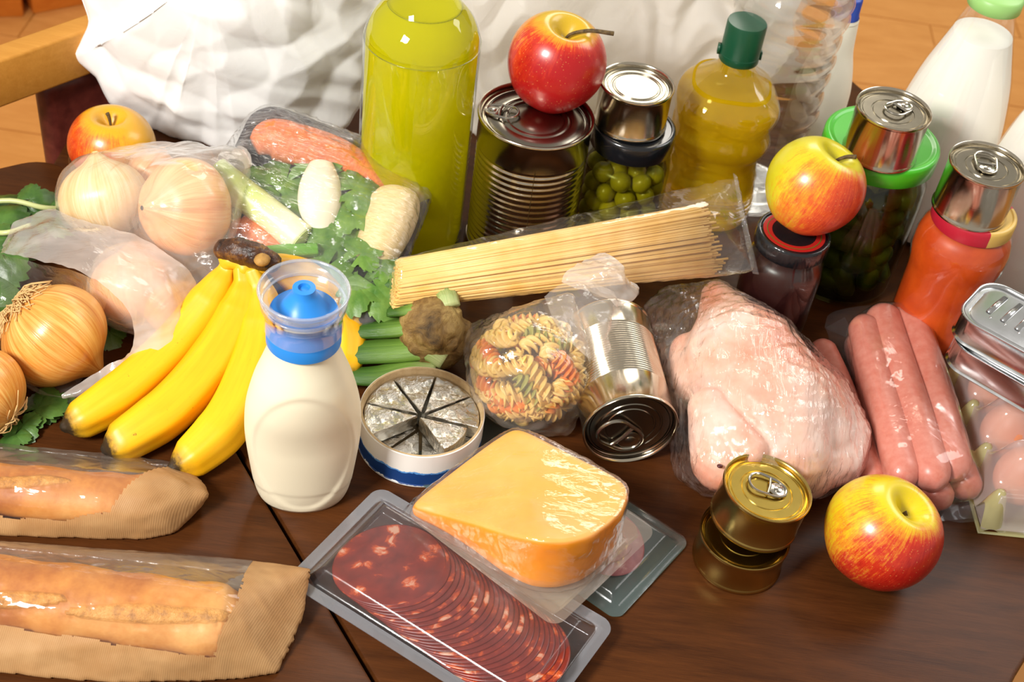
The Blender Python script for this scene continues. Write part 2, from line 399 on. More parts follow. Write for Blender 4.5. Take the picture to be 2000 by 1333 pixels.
def ring_pull(parent, r, h, ang, sc=1.0, lift=.0, posr=.55, m_=None, mat_=None):
    L = .026*sc; W = .0092*sc; pts = []
    for x, y in rrect(L, 2*W, W*.95, 8):
        k = .80+.20*(x/L+.5); pts.append((x, y*k))
    pts = np.array(pts); zf = lambda x: .0012+lift*(x+L*.5)
    parts = [tube([(x, y, zf(x)) for x, y in pts], .0010*sc, 8, closed=True)[:2]]
    nose = rrect(L*.40, W*1.30, W*.55, 6)+np.array([-L*.26, 0])
    parts.append(prism([(nose, .0006), (nose, .0015), ((nose-np.array([-L*.26, 0]))*.9+np.array([-L*.26, 0]), .0018)]))
    v, f = lathe([(.0030*sc, .0018), (.0030*sc, .0024), (.0022*sc, .0028), (0, .0029)], 18); parts.append(([(x-L*.28, y, z) for x, y, z in v], f))
    parts.append(tube([(-L*.04, -W*.80, zf(0)), (-L*.06, 0, zf(0)), (-L*.04, W*.80, zf(0))], .0010*sc, 8)[:2])
    V, F = join(parts); c, s = math.cos(ang), math.sin(ang)
    return np.array([(x*c-y*s, x*s+y*c, z) for x, y, z in V])+np.array([0, 0, h-.0040]), F
def tin(loc, r, h, label, ribs=None, pull=None, body=None, lid=None, beads=(.86, .58), rot=None, dent=None, pc=(0, 0), psc=1.0, name='food_tin', seamang=None, group=None, pm=None):
    t = thing(name, label, 'tin', loc, rot, group)
    V, F = lathe(can_prof(r, h, ribs), 96)
    V = np.array(V)
    if dent:
        for (da, dz, dr_, dd) in dent:
            c = np.array([r*math.cos(da), r*math.sin(da), dz]); q = np.exp(-((V-c)**2).sum(1)/dr_**2)*dd
            rad = np.hypot(V[:, 0], V[:, 1])+1e-9; V[:, 0] -= V[:, 0]/rad*q; V[:, 1] -= V[:, 1]/rad*q
    sm_mod(mk('tin_body', V, F, body or m_tin, t), 50)
    ld = mk('tin_lid', *lathe(lid_prof(r, h, beads), 96), mat=lid or m_lid, parent=t); sm_mod(ld, 50)
    if pull is not None:
        V, F = ring_pull(t, r, h, pull, psc, .06); V = V+np.array([pc[0]*r, pc[1]*r, 0])
        o = mk('ring_pull', V, F, pm or m_pull, ld); sm_mod(fixn(o), 40)
    if seamang is not None:
        a = seamang; V = []; zz = [p_ for p_ in can_prof(r, h, ribs) if .0045 <= p_[1] <= h-.0045 and p_[0] > r*.9]
        for rr, z in zz:
            for da in (-.010, 0, .010): V.append(((rr+(.0005 if da == 0 else -.0002))*math.cos(a+da), (rr+(.0005 if da == 0 else -.0002))*math.sin(a+da), z))
        F = [(i*3+j, i*3+j+1, (i+1)*3+j+1, (i+1)*3+j) for i in range(len(zz)-1) for j in range(2)]
        mk('side_seam', V, F, plain('welded_seam_brown', '#6b5330', .35, .8), t)
    return t
# direction angle (about z) that points toward the camera from a point
def facing(p): return math.atan2(-p[1], -p[0])
def at_top(x, y, h): p = P(x, y, h); return np.array([p[0], p[1], 0])
def ang_px(p, x, y, h):            # local angle from the axis of a standing thing to a pixel on its top plane
    q = P(x, y, h); return math.atan2(q[1]-p[1], q[0]-p[0])
T1 = at_top(1048, 222, .14); r1 = rpx(T1, .14, 231)/1.03
BIGH = .14
tin(T1, r1, BIGH, 'large tall ribbed steel tin with the red apple standing on its lid', ribs=(.012, .112, 17), pull=ang_px(T1, 1165, 245, .14), pc=(-.60, -.02), psc=1.05, lid=m_lidd, beads=(.88, .62, .5), seamang=facing(T1)+.12)
# olive jar tin
J1 = at_top(1240, 243, .125); 
# ------------------------------------------------------------ glassware
m_glass = thin_glass('jar_glass'); m_glassg = thin_glass('green_jar_glass', '#dfe6d0', .02)
def jar_cap(t, r, z0, z1, mat_, name='jar_lid', ring=True, lab=None, knurl=0):
    p = [(r*.98, z0), (r*1.0, z0+.001), (r*1.0, z1-.003), (r*.985, z1-.0008), (r*.95, z1), (r*.90, z1), (r*.875, z1-.0012), (r*.84, z1-.0012), (0, z1-.0012)]
    V, F = lathe(p, 120 if knurl else 80, fn=(lambda x, y, z: (x*(1+.006*math.cos(knurl*math.atan2(y, x))), y*(1+.006*math.cos(knurl*math.atan2(y, x))), z)) if knurl else None)
    return sm_mod(mk(name, V, F, mat_, t, label=lab), 50)
m_blacklid = plain('black_lid_lacquer', '#14161a', .22, coat=.5)
oj = thing('olive_jar', 'glass jar of green olives with black lid, under a small steel tin', 'jar', J1)
rj = rpx(J1, .125, 166)/1.0
ojp = [(0, .003), (rj*.8, .003), (rj*.95, .001), (rj*1.02, .006), (rj*1.04, .02), (rj*1.04, .085), (rj*1.0, .097), (rj*.92, .104), (rj*.92, .112)]
mk('glass', *lathe(ojp, 80), mat=m_glassg, parent=oj)
jar_cap(oj, rj, .106, .125, m_blacklid)
br = NM('olive_brine'); brine = br.done(br.n('MixShader', {0: .04, 1: br.n('BsdfTransparent', {0: C('#e9e4bc')}), 2: br.n('BsdfGlossy', {'Color': C('#aaa870'), 'Roughness': .25})}))
m_olive = dotted('green_olive_skin', '#a39a1c', '#c9ba34', 30, .3, .1, sss=.0)
oc = 0
ovm = None
for lay in range(7):
    z = .0155+lay*.0168
    if z > .092: break
    for rad, n in ((rj*1.04-.0112, 9), (rj*.36, 4)):
        for k in range(n):
            a = 2*PI*(k+.5*(lay % 2)+.13*lay)/n
            if rad > rj*.6 and math.cos(a-facing(J1)) < -.2: continue
            if rad < rj*.6 and lay % 2: continue
            loc = (J1[0]+rad*math.cos(a), J1[1]+rad*math.sin(a), z+random.uniform(-.0015, .0015))
            if ovm is None:
                V, F = ellips((0, 0, 0), (.0090, .0090, .0102), n=22); o = mk('olive', V, F, m_olive); ovm = o.data
            else: o = bpy.data.objects.new('olive', ovm); COL.objects.link(o)
            o.location = loc; o.rotation_euler = (random.uniform(0, 3), random.uniform(0, 3), 0); o.scale = [random.uniform(.9, 1.06)]*3
            tag(o, 'green olive in brine inside the black-lidded glass jar', 'olive', 'olives in the glass jar'); oc += 1
mk('brine', *lathe([(0, .0045), (rj*1.0, .0045), (rj*1.02, .02), (rj*1.02, .085), (rj*.98, .094), (0, .094)], 64), mat=brine, parent=oj)
T2 = np.array([J1[0], J1[1], .1252]); T2[:2] = P(1246, 157, .125+.042)[:2]
r2 = rpx(T2, .167, 148)/1.03
tin(T2, r2, .040, 'small plain steel tin without ring pull, standing on the olive jar', beads=(.84, .70, .64), body=m_tin)
# ---- pickle jar
J2 = at_top(1725, 268, .150); rg = rpx(J2, .15, 228)/1.0
m_greenlid = plain('bright_green_lid', '#3fae1e', .32, coat=.3)
gj = thing('pickle_jar', 'big jar of dark green pickled gherkins under a bright green lid', 'jar', J2)
mk('glass', *lathe([(0, .003), (rg*.8, .003), (rg*.93, .001), (rg*1.0, .008), (rg*1.01, .03), (rg*1.01, .10), (rg*.98, .118), (rg*.90, .128), (rg*.88, .135)], 80), mat=m_glass, parent=gj)
jar_cap(gj, rg, .132, .150, m_greenlid)
pb = NM('pickle_brine'); pbm = pb.done(pb.n('MixShader', {0: .05, 1: pb.n('BsdfTransparent', {0: C('#b4b888')}), 2: pb.n('BsdfGlossy', {'Color': C('#4b5128'), 'Roughness': .3})}))
mk('brine', *lathe([(0, .005), (rg*.95, .006), (rg*.985, .03), (rg*.985, .10), (rg*.95, .115), (rg*.3, .124), (0, .124)], 64), mat=pbm, parent=gj)
m_gherkin = dotted('gherkin_skin', '#5a6420', '#8d9034', 26, .35, .6, d=.002)
V, F = lathe([(0, -.026), (.006, -.025), (.0098, -.018), (.0112, 0), (.0098, .018), (.006, .025), (0, .026)], 24, fn=lambda x, y, z: (x*(1+.06*math.sin(5*math.atan2(y, x)+z*90))+.0025*math.sin(z*60), y*(1+.05*math.sin(4*math.atan2(y, x))), z))
ghm = None; k = 0
for lay in range(5):
    for j in range(8):
        a = 2*PI*(j+.4*lay)/8; 
        if math.cos(a-facing(J2)) < -.45: continue
        if ghm is None: o = mk('gherkin', V, F, m_gherkin); ghm = o.data
        else: o = bpy.data.objects.new('gherkin', ghm); COL.objects.link(o)
        rr = rg-.0165; o.location = (J2[0]+rr*math.cos(a), J2[1]+rr*math.sin(a), .018+lay*.0225)
        tilt = random.choice([.4, 1.1, 1.45, 1.5, 1.57]); o.rotation_euler = (tilt, random.uniform(-.2, .2), a); o.scale = [random.uniform(.8, .98)]*3
        tag(o, 'dark green pickled gherkin inside the green-lidded jar', 'gherkin', 'gherkins in the pickle jar'); k += 1
T3 = np.array(P(1749, 205, .150+.046)); T3[2] = .1495; r3 = rpx(T3, .196, 150)/1.03
tin(T3, r3, .044, 'small ring-pull steel tin standing on the bright green jar lid', pull=ang_px(T3, 1790, 190, .194)+PI*0+PI, pc=(.16, .14), body=m_tin, lid=m_lid, seamang=facing(T3)-.35)
# ---- dark jar
J3 = at_top(1552, 452, .105); rd = rpx(J3, .105, 146)
dj = thing('sauce_jar', 'jar of dark plum-red sauce with black lid under the yellow-red apple', 'jar', J3)
m_plum = plain('dark_plum_sauce', '#2c0d0e', .35)
mk('glass', *lathe([(0, .002), (rd*.9, .001), (rd*1.06, .006), (rd*1.08, .02), (rd*1.08, .066), (rd*1.02, .078), (rd*.9, .086), (rd*.88, .094)], 80), mat=m_glass, parent=dj)
mk('sauce', *lathe([(0, .004), (rd*.9, .004), (rd*1.04, .009), (rd*1.055, .02), (rd*1.055, .065), (rd*1.0, .076), (rd*.87, .084), (0, .084)], 80), mat=m_plum, parent=dj)
lidk = jar_cap(dj, rd, .090, .105, m_blacklid, knurl=40)
mk('printed_ring', *lathe([(rd*.84, .1042), (rd*.60, .1042)], 80), mat=plain('red_print', '#b3221c', .4), parent=lidk)
mk('printed_ring', *lathe([(rd*.74, .1045), (rd*.72, .1045)], 80), mat=plain('green_print', '#3d7a28', .4), parent=lidk)
# ---- tomato jar
J4 = at_top(1908, 408, .145); rt = rpx(J4, .145, 162)
tj = thing('tomato_sauce_jar', 'jar of orange-red tomato sauce with red and yellow lid', 'jar', J4)
rt_b = rt*1.17
tp = [(0, .002), (rt*.85, .001), (rt*1.0, .006), (rt*1.03, .02), (rt*1.06, .075), (rt*1.10, .088), (rt_b, .098), (rt_b*1.0, .112), (rt*1.10, .122), (rt*.93, .130), (rt*.90, .136)]
mk('glass', *lathe(tp, 80), mat=m_glass, parent=tj)
m_tom = dotted('tomato_sauce', '#c8420c', '#dc5412', 40, .45, .05)
mk('sauce', *lathe([(r*.975, z+.0005) for r, z in tp[1:-1]]+[(0, .1295)], 80), mat=m_tom, parent=tj)
ml = NM('red_and_yellow_lid'); sx = ml.n('SeparateXYZ', {0: ml.obj()}); q = P(1921, 455, .138); 
va = ml.math('ARCTAN2', sx.outputs[1], sx.outputs[0]); aa = math.atan2(q[1]-J4[1], q[0]-J4[0])
cc = ml.mixc(ml.math('COMPARE', va, aa+.8, .8), C('#b51f33'), C('#d6b05a'))
lo = jar_cap(tj, rt, .131, .145, ml.done(ml.pbr(base=cc.outputs[0], rough=.35)))
T4 = np.array(P(1930, 318, .145+.046)); T4[2] = .1448; r4 = rpx(T4, .190, 151)/1.03
tin(T4, r4, .046, 'dented ring-pull steel tin standing on the red and yellow jar lid', pull=ang_px(T4, 1925, 300, .19)+PI*.0, pc=(.0, .12), body=m_tin, dent=[(facing(T4)+.15, .028, .011, .0022), (facing(T4)-.2, .012, .008, .0015)])
# ------------------------------------------------------------ bottles
# tall yellow bottle
B1 = P(797, 462, 0)
yb = thing('glass_bottle', 'tall round-shouldered glass bottle filled with cloudy yellow-green liquid', 'bottle', B1)
pr = prof_px(B1, [(452, 232*.78)])  # placeholder to keep the measuring style
R1 = rpx(B1, zat(B1, 95), 231)
zs = zat(B1, 95); top = prof_px(B1, [(75, 230), (55, 222), (36, 203), (18, 172), (4, 145), (-20, 116), (-50, 88), (-90, 74), (-150, 70), (-260, 70)])
gp = [(0, .008), (R1*.5, .006), (R1*.85, .001), (R1*.97, .004), (R1, .014), (R1, zs*.5), (R1, zs)]+top
sp = cr(gp[5:], 60); gp = gp[:5]+[tuple(v) for v in sp]
mk('glass', *lathe(gp, 96), mat=m_glass, parent=yb)
lz = zat(B1, 8)
liq = [(max(r-.0022, .0005), z+.002) for r, z in gp if z < lz]; rl = liq[-1][0]
liq += [(rl*.97, lz+.0005), (rl*.9, lz), (0, lz)]; liq[0] = (0, .010)
m = NM('cloudy_yellow_liquid'); ycol = C('#e6dc04')
yl = m.n('MixShader', {0: .62, 1: m.n('BsdfGlass', {'Color': C('#f8f26a'), 'IOR': 1.12, 'Roughness': .3}), 2: m.n('MixShader', {0: .3, 1: m.n('BsdfDiffuse', {0: ycol}), 2: m.n('BsdfTranslucent', {0: ycol})})})
mk('liquid', *lathe(liq, 96), mat=m.done(yl), parent=yb)
mk('liquid_ring', *[x for x in tube([(rl*1.0*math.cos(a), rl*1.0*math.sin(a), lz) for a in np.linspace(0, 2*PI, 64, endpoint=False)], .0008, 6, closed=True)[:2]], mat=plain('dark_meniscus', '#6f6a12', .3), parent=yb)
# sunflower oil bottle
B2p = P(1456, 60, .190); B2 = np.array([B2p[0], B2p[1], 0])
ob = thing('oil_bottle', 'clear ribbed bottle of golden sunflower oil with dark green screw cap', 'bottle', B2)
ol = prof_px(B2, [(118, 70), (126, 74), (135, 84), (160, 150), (178, 186), (192, 200), (205, 200), (222, 186), (236, 188), (248, 196), (262, 192), (280, 172), (300, 166), (318, 176), (340, 180)])
rs_ = ol[-1][0]; ol = ol[::-1]
zb = ol[0][1]; low = []
nrib = 6; zrib = zat(B2, 262)
for k in range(nrib*6):
    u = k/(nrib*6); low.append((rs_*(1.0+.03*math.cos(2*PI*u*nrib)), .014+(zb-.014)*u))
opf = [(0, .006), (rs_*.6, .003), (rs_*.92, .001), (rs_*1.0, .006)]+low+ol
def wav(x, y, z):
    a = math.atan2(y, x); s = (1+.016*math.sin(z*2*PI/.0115) if z < zrib else 1)+.030*math.sin(2*a+z*70)*math.sin(z*120+1.5*math.sin(a*2)) if z > .01 else 1
    return x*s, y*s, z
spl = [tuple(v) for v in cr(opf, 150)]
mk('plastic_shell', *lathe(spl, 96, sq=2.6, fn=wav), mat=thin_glass('clear_pet', '#ffffff', .03, .04), parent=ob)
zl = zat(B2, 158)
oliq = [(r*.965, z+.0012) for r, z in spl if z < zl]; oliq += [(oliq[-1][0]*.98, zl), (0, zl)]; oliq[0] = (0, .008)
m = NM('golden_oil'); no = m.noise(m.mapping(m.obj(), (1, 1, 2)), 30, 2)
gl = m.n('BsdfGlass', {'Color': C('#ffef80'), 'IOR': 1.33, 'Roughness': .02}); df = m.n('MixShader', {0: .3, 1: m.n('BsdfDiffuse', {0: C('#f6cc0c')}), 2: m.n('BsdfTranslucent', {0: C('#f2c508')})})
mk('oil', *lathe(oliq, 96, sq=2.6, fn=wav), mat=m.done(m.n('MixShader', {0: .40, 1: gl, 2: df})), parent=ob)
zc0, zc1 = zat(B2, 108), zat(B2, 42); rc = rpx(B2, .19, 80)
m_gcap = plain('dark_green_plastic', '#0d4a30', .35)
cp = mk('screw_cap', *lathe([(rc*.96, zc0-.004), (rc, zc0-.003), (rc*1.0, zc0+.003), (rc*.985, zc0+.0032), (rc*.985, zc1-.002), (rc*.95, zc1), (rc*.8, zc1+.0003), (0, zc1+.0003)], 72), mat=m_gcap, parent=ob); sm_mod(cp, 50)
hb = box(-rc*1.13, -.003, zc0, -rc*.98, .003, zc0+.008); mk('hinge', *hb, mat=m_gcap, parent=cp)
hb = box(rc*.98, -.003, zc0, rc*1.08, .003, zc0+.007); mk('hinge', *hb, mat=m_gcap, parent=cp)
# water bottle behind
B3 = P(1450, 366, 0); 
wbt = thing('water_bottle', 'large clear wavy water bottle standing behind the oil bottle', 'bottle', B3)
wp = prof_px(B3, [(362, 196), (350, 200), (330, 196), (300, 186), (275, 168), (262, 160), (245, 176), (225, 196), (190, 210), (150, 214), (110, 214), (70, 218), (30, 226), (-20, 226), (-60, 200), (-120, 120), (-160, 80)])
wr = [tuple(v) for v in cr([(0, .004), (wp[0][0]*.8, .001)]+wp, 220)]
wr = [(r*(1+.018*math.sin(z*2*PI/.019)) if z > .015 else r, z) for r, z in wr]; wr[0] = (0, .004)
def wv2(x, y, z):
    a = math.atan2(y, x); s = 1+.03*math.sin(a*3+z*45)*math.sin(z*65+a) if z > .03 else 1
    return x*s, y*s, z
mk('plastic_shell', *lathe(wr, 96, fn=wv2), mat=thin_glass('clear_pet_water', '#ffffff', .04, .03), parent=wbt)
m = NM('water'); mk('water', *lathe([(max(r-.0016, 0), z+.001) for r, z in wr if z < .24]+[(0, .24)], 96, fn=wv2), mat=m.done(m.n('MixShader', {0: .42, 1: m.n('BsdfGlass', {'Color': C('#fdfefe'), 'IOR': 1.22, 'Roughness': 0}), 2: m.n('BsdfTransparent')})), parent=wbt)
# second clear ribbed bottle at the right edge
B4 = P(2062, 610, 0)
w2 = thing('ribbed_bottle', 'clear ribbed plastic bottle standing behind the square tins', 'bottle', B4)
pp = [(0, .003), (.026, .001), (.031, .008)]
for k in range(60): z = .012+k*.0024; pp.append((.034*(1+.05*math.sin(z*2*PI/.011)), z))
pp += [(.033, .16), (.028, .175), (.015, .19), (.013, .21)]
mk('plastic_shell', *lathe(pp, 72), mat=m_glass, parent=w2)
mk('water', *lathe([(max(r-.0014, 0), z+.001) for r, z in pp[:-3]]+[(0, .162)], 72), mat=m.m, parent=w2)
# white drink bottle with blue cap
B5 = P(1560, 322, 0)
bb = thing('yoghurt_drink_bottle', 'white waisted plastic bottle with blue cap behind the water bottle', 'bottle', B5)
yp = prof_px(B5, [(318, 96), (300, 104), (250, 108), (200, 110), (165, 108), (130, 94), (95, 74), (65, 66), (45, 62), (30, 58)])
m_white = plain('white_hdpe', '#efe9d9', .4, sss=.0)
mk('bottle_body', *lathe([(0, .003), (yp[0][0]*.9, .001)]+[tuple(v) for v in cr(yp, 60)], 72), mat=m_white, parent=bb)
z0 = zat(B5, 34); z1 = zat(B5, -4); rb = rpx(B5, z0, 52)
cc_ = mk('screw_cap', *lathe([(rb*1.05, z0), (rb*1.06, z0+.004), (rb, z0+.005), (rb*.98, z1), (rb*.9, z1+.002), (0, z1+.002)], 72, fn=lambda x, y, z: (x*(1+.012*math.cos(36*math.atan2(y, x))), y*(1+.012*math.cos(36*math.atan2(y, x))), z)), mat=plain('royal_blue_plastic', '#0c3fa6', .35), parent=bb)
mk('tamper_ring', *lathe([(rb*1.02, z0-.003), (rb*1.16, z0-.002), (rb*1.16, z0), (rb*1.02, z0+.001)], 60), mat=m_white, parent=bb)
# milk bottles
m_milk = plain('milk', '#f6f2e8', .6); m_ecap = plain('pale_green_cap', '#9fd07a', .4)
def milk(base, lst, lvl, label):
    t = thing('milk_bottle', label, 'bottle', base)
    pf = prof_px(base, lst); s = [tuple(v) for v in cr(pf, 90)]
    g = [(0, .004), (s[0][0]*.9, .001)]+s
    mk('glass', *lathe(g, 88), mat=thin_glass('milk_bottle_glass', '#ffffff', .05, .05), parent=t)
    zl = zat(base, lvl); q = [(max(r-.0016, 0), z+.0012) for r, z in g if z < zl-.001]; q += [(q[-1][0]*.99, zl), (0, zl)]
    mk('milk', *lathe(q, 88), mat=m_milk, parent=t)
    zt = s[-1][1]; rc = s[-1][0]
    mk('bottle_cap', *lathe([(rc*1.04, zt-.004), (rc*1.12, zt-.003), (rc*1.12, zt+.008), (rc*1.0, zt+.010), (0, zt+.010)], 64), mat=m_ecap, parent=t)
    return t
B6 = P(1780, 425, 0)
milk(B6, [(418, 205), (400, 214), (350, 214), (280, 214), (240, 212), (200, 200), (150, 178), (100, 145), (60, 118), (30, 100), (5, 94)], 64, 'tall conical milk bottle behind the green-lidded pickle jar')
B7 = P(1950, 530, 0)
milk(B7, [(512, 225), (490, 232), (450, 234), (380, 230), (320, 205), (260, 180), (210, 146), (170, 118), (140, 100), (120, 92)], 178, 'conical milk bottle cut off at the right edge behind the tomato jar')
# squeeze bottle of mayonnaise
B8 = P(591, 962, 0)
sb = thing('squeeze_bottle', 'cream plastic squeeze bottle with blue nozzle and clear flared cap', 'bottle', B8, (0, 0, 0))
sp_ = prof_px(B8, [(962, 168), (940, 186), (900, 204), (850, 222), (815, 226), (780, 220), (740, 196), (710, 168), (685, 146), (668, 136), (655, 132)])
s = [tuple(v) for v in cr(sp_, 80)]; z0 = s[0][1]; s = [(r, (z-z0)+.002) if z < .02 else (r, z) for r, z in s]
fa = facing(B8)+PI/2
V = []; n = 112; F = []
prof = [(0, .003), (s[0][0]*.80, .002), (s[0][0]*.95, .0), (s[0][0]*1.0, .003)]+[q for q in s if q[1] > .006]
zmid = zat(B8, 850); zneck = zat(B8, 700)
for r, z in prof:
    k = min(1, max(0, (zneck-z)/(zneck-zmid))); k = k*k*(3-2*k); el = 1-.34*k
    for j in range(n):
        a = 2*PI*j/n; x, y = r*math.cos(a), r*el*math.sin(a)
        # recessed oval label panel on the broad sides
        yy = y
        if abs(y) > 0:
            u = x/(s[20][0]*.86); v = (z-.066)/.060
            q = u*u+v*v; dd = .0016/(1+math.exp((q-1)*34)); yy = y-math.copysign(dd, y)
        V.append((x*math.cos(fa)-yy*math.sin(fa), x*math.sin(fa)+yy*math.cos(fa), z))
for i in range(len(prof)-1):
    for j in range(n): F.append((i*n+j, i*n+(j+1) % n, (i+1)*n+(j+1) % n, (i+1)*n+j))
mk('bottle_body', V, F, plain('cream_plastic', '#ece2c6', .33), sb)
zc = zat(B8, 657); zd = zat(B8, 600); rn = rpx(B8, zc, 147)
m_blue = plain('sky_blue_plastic', '#2a86d8', .35)
zt = zat(B8, 562)
nz = mk('blue_nozzle', *lathe([(rn*.9, zc-.003), (rn*1.0, zc-.002), (rn*1.0, zc+.010), (rn*.94, zc+.012), (rn*.90, zd-.003), (rn*.64, zd-.001), (rn*.36, zt-.006), (rn*.31, zt-.004), (rn*.30, zt), (rn*.16, zt+.0002), (rn*.14, zt-.002), (0, zt-.002)], 72), mat=m_blue, parent=sb); sm_mod(nz, 50)
ztop = zat(B8, 566)
m = NM('frosted_clear_cap'); fr = m.fres(1.5); 
hz = m.n('MixShader', {0: .16, 1: m.n('BsdfTransparent', {0: C('#f4f6fa')}), 2: m.n('BsdfDiffuse', {0: C('#e8edf5')})})
capm = m.done(m.n('MixShader', {0: m.math('MULTIPLY_ADD', fr, 1.0, .03), 1: hz, 2: m.n('BsdfGlossy', {'Roughness': .12, 'Color': (1, 1, 1, 1)})}))
rt_ = rpx(B8, ztop, 180)
cpp = [(rn*1.04, zc+.009), (rn*1.02, zc+.016), (rn*1.05, zc+.028), (rn*1.13, (zc+ztop)/2+.008), (rt_*.97, ztop-.006), (rt_, ztop), (rt_*.985, ztop+.0008), (rt_*.955, ztop-.001), (rt_*.92, ztop-.008), (rn*1.0, zc+.034), (rn*.93, zc+.0345)]
mk('clear_cap', *lathe(cpp, 80), mat=capm, parent=sb)
mk('cap_rim', *tube([(rt_*.98*math.cos(a), rt_*.98*math.sin(a), ztop) for a in np.linspace(0, 2*PI, 72, endpoint=False)], .0011, 8, closed=True)[:2], mat=capm, parent=sb)
mk('cap_rim', *tube([(rn*1.09*math.cos(a), rn*1.09*math.sin(a), zc+.030) for a in np.linspace(0, 2*PI, 72, endpoint=False)], .0009, 8, closed=True)[:2], mat=capm, parent=sb)
# ------------------------------------------------------------ apples
def apple_mat(name, yel, red, blush_dir, amount, deep='#9c1212'):
    m = NM(name); sp = m.att(); st = m.noise(m.mapping(sp, (6, 6, 1.6)), 4, 6, .75, .3); st2 = m.noise(m.obj(), 160, 4, .7)
    big = m.noise(sp, 1.2, 3, .5)
    dot = m.n('VectorMath', {0: m.n('Normal') if False else m.obj(), 1: tuple(np.array(blush_dir)/np.linalg.norm(blush_dir)/.04)}, operation='DOT_PRODUCT')
    f = m.math('ADD', m.math('MULTIPLY', dot.outputs['Value'], .42), m.math('MULTIPLY_ADD', st, 1.0, amount-.5))
    f = m.math('ADD', f, m.math('MULTIPLY_ADD', st2, .5, -.25)); f = m.math('ADD', f, m.math('MULTIPLY_ADD', big, .6, -.3))
    sep = m.n('SeparateXYZ', {0: sp}); pole = m.math('MULTIPLY', m.n('MapRange', {0: sep.outputs[2], 1: .86, 2: 1.0, 3: 0, 4: 1}), -.6)
    f = m.math('ADD', f, pole)
    c = m.ramp(f, [(.2, yel), (.45, '#dc8a24'), (.66, red), (1.0, deep)])
    sk = m.n('TexVoronoi', {'Vector': m.obj(), 'Scale': 380.0}); spk = m.ramp(sk.outputs['Distance'], [(.10, (1, 1, 1, 1)), (.2, (0, 0, 0, 1))])
    c2 = m.mixc(m.math('MULTIPLY', spk, .35), c.outputs[0], C('#e0b060'))
    return m.done(m.pbr(base=c2.outputs[0], rough=.3, normal=m.bump(st, .05, .001), coat=.25, coatr=.12))
def apple(c, r, rot, label, mt, stem=1, sq=.92, stemdir=(.3, .0)):
    t = thing('apple', label, 'apple', c, rot)
    V = []; A = []; n = 72; m_ = 56; F = []
    for i in range(m_+1):
        ph = PI*i/m_
        for j in range(n):
            a = 2*PI*j/n; s = math.sin(ph); cz = math.cos(ph)
            rad = r*(s**.9)*(1-.05*(1-cz)*.5-.10*max(0, -cz)**1.5)*(1+.018*math.cos(5*a)*(.5-.5*cz)+.012*math.cos(2*a+1))
            z = r*sq*cz
            z -= r*.42*math.exp(-(rad/(r*.27))**2) if cz > 0 else 0
            z += r*.20*math.exp(-(rad/(r*.25))**2) if cz < 0 else 0
            V.append((rad*math.cos(a), rad*math.sin(a), z)); A.append((s*math.cos(a)*1., s*math.sin(a)*1., .5+.5*cz))
    for i in range(m_):
        for j in range(n): F.append((i*n+j, (i+1)*n+j, (i+1)*n+(j+1) % n, i*n+(j+1) % n))
    A = np.array(A); A[:, :2] = [(math.cos(2*PI*(k % n)/n), math.sin(2*PI*(k % n)/n)) for k in range(len(A))]
    mk('fruit', V, F, mt, t, attr=A)
    z0 = r*sq-r*.42
    if stem:
        L_ = .018*stem
        pth = cr([(0, 0, z0-.002), (stemdir[0]*.15*L_, stemdir[1]*.15*L_, z0+L_*.35), (stemdir[0]*.8*L_, stemdir[1]*.8*L_, z0+L_*.8), (stemdir[0]*1.7*L_, stemdir[1]*1.7*L_, z0+L_*1.05)], 14)
        mk('stem', *tube(pth, np.linspace(.0010, .0019, 14), 8)[:2], mat=m_stem, parent=t)
    return t
m_stem = dotted('brown_stem', '#6b5530', '#3c2c18', 300, .8, .5)
def app_at(px, py, dia, zc, **k):
    c = P(px, py, zc); r = dia/2*depth(c)/FPX; return c, r
# apple on the big tin
c, r = app_at(1086, 126, 197, BIGH-.005+.036); zc = BIGH-.0045+r*.91; c = P(1086, 124, zc)
apple(c, r*1.0, (.10, .16, 0), 'large deep red apple standing on the big ribbed tin', apple_mat('red_apple_skin', '#c9a524', '#c8321a', (.35, -.6, -.3), .82, '#a80f14'), 1.15, 1.02, (1.0, -.1))
c, r = app_at(218, 286, 173, .036); c = P(219, 285, r*.90); AP2 = c
apple(c, r, (-.05, .02, 0), 'yellow and orange apple behind the bagged onions, near the maroon chair', apple_mat('yellow_orange_apple_skin', '#e0a51c', '#d8531a', (-1, -.3, -.3), .45, '#b8260f'), .8, .88, (-.1, 0))
c, r = app_at(1590, 367, 200, .15); zc = .105+r*.93; c = P(1590, 366, zc)
apple(c, r, (-.10, .35, 0), 'yellow apple with orange blush balanced on the black jar lid', apple_mat('yellow_apple_skin', '#cfc322', '#da5526', (1, -.5, -.15), .50, '#b92a1a'), .85, .98, (.5, 0))
c, r = app_at(1722, 1044, 233, .036); c = P(1722, 1043, r*.93)
apple(c, r, (-.0, .34, 0), 'large yellow and red apple lying alone at the front right', apple_mat('two_tone_apple_skin', '#dcc31a', '#c8321a', (1, -.25, -.35), .74, '#a5140e'), .25, .95, (.2, 0))
# ------------------------------------------------------------ gold tins
G1 = P(1438, 1092, 0); rG = rpx(G1, 0, 176)/1.03
hG = zat(G1, 1036)
hG = .030
tin(G1, rG, hG, 'gold tin lying underneath, lower of the two stacked gold tins', ribs=None, body=m_gold, lid=m_goldlid)
zt = hG+.0035; G2p = P(1472, 985, zt+.036); q = P(1440, 1052, zt)
G2 = np.array([G1[0]+.0045, G1[1]+.010, zt+.0012])
axis_top = P(1476, 962, .0+zt+.037)
tin(G2, rG*.985, .034, 'tilted gold tin with silver ring pull, upper of the two stacked gold tins', body=m_gold, lid=m_goldlid, rot=(-.05, .09, 0), pull=ang_px(G2, 1400, 1000, .07)-.9, pc=(.02, .10), psc=1.05, beads=(.86, .60), pm=m_pull)
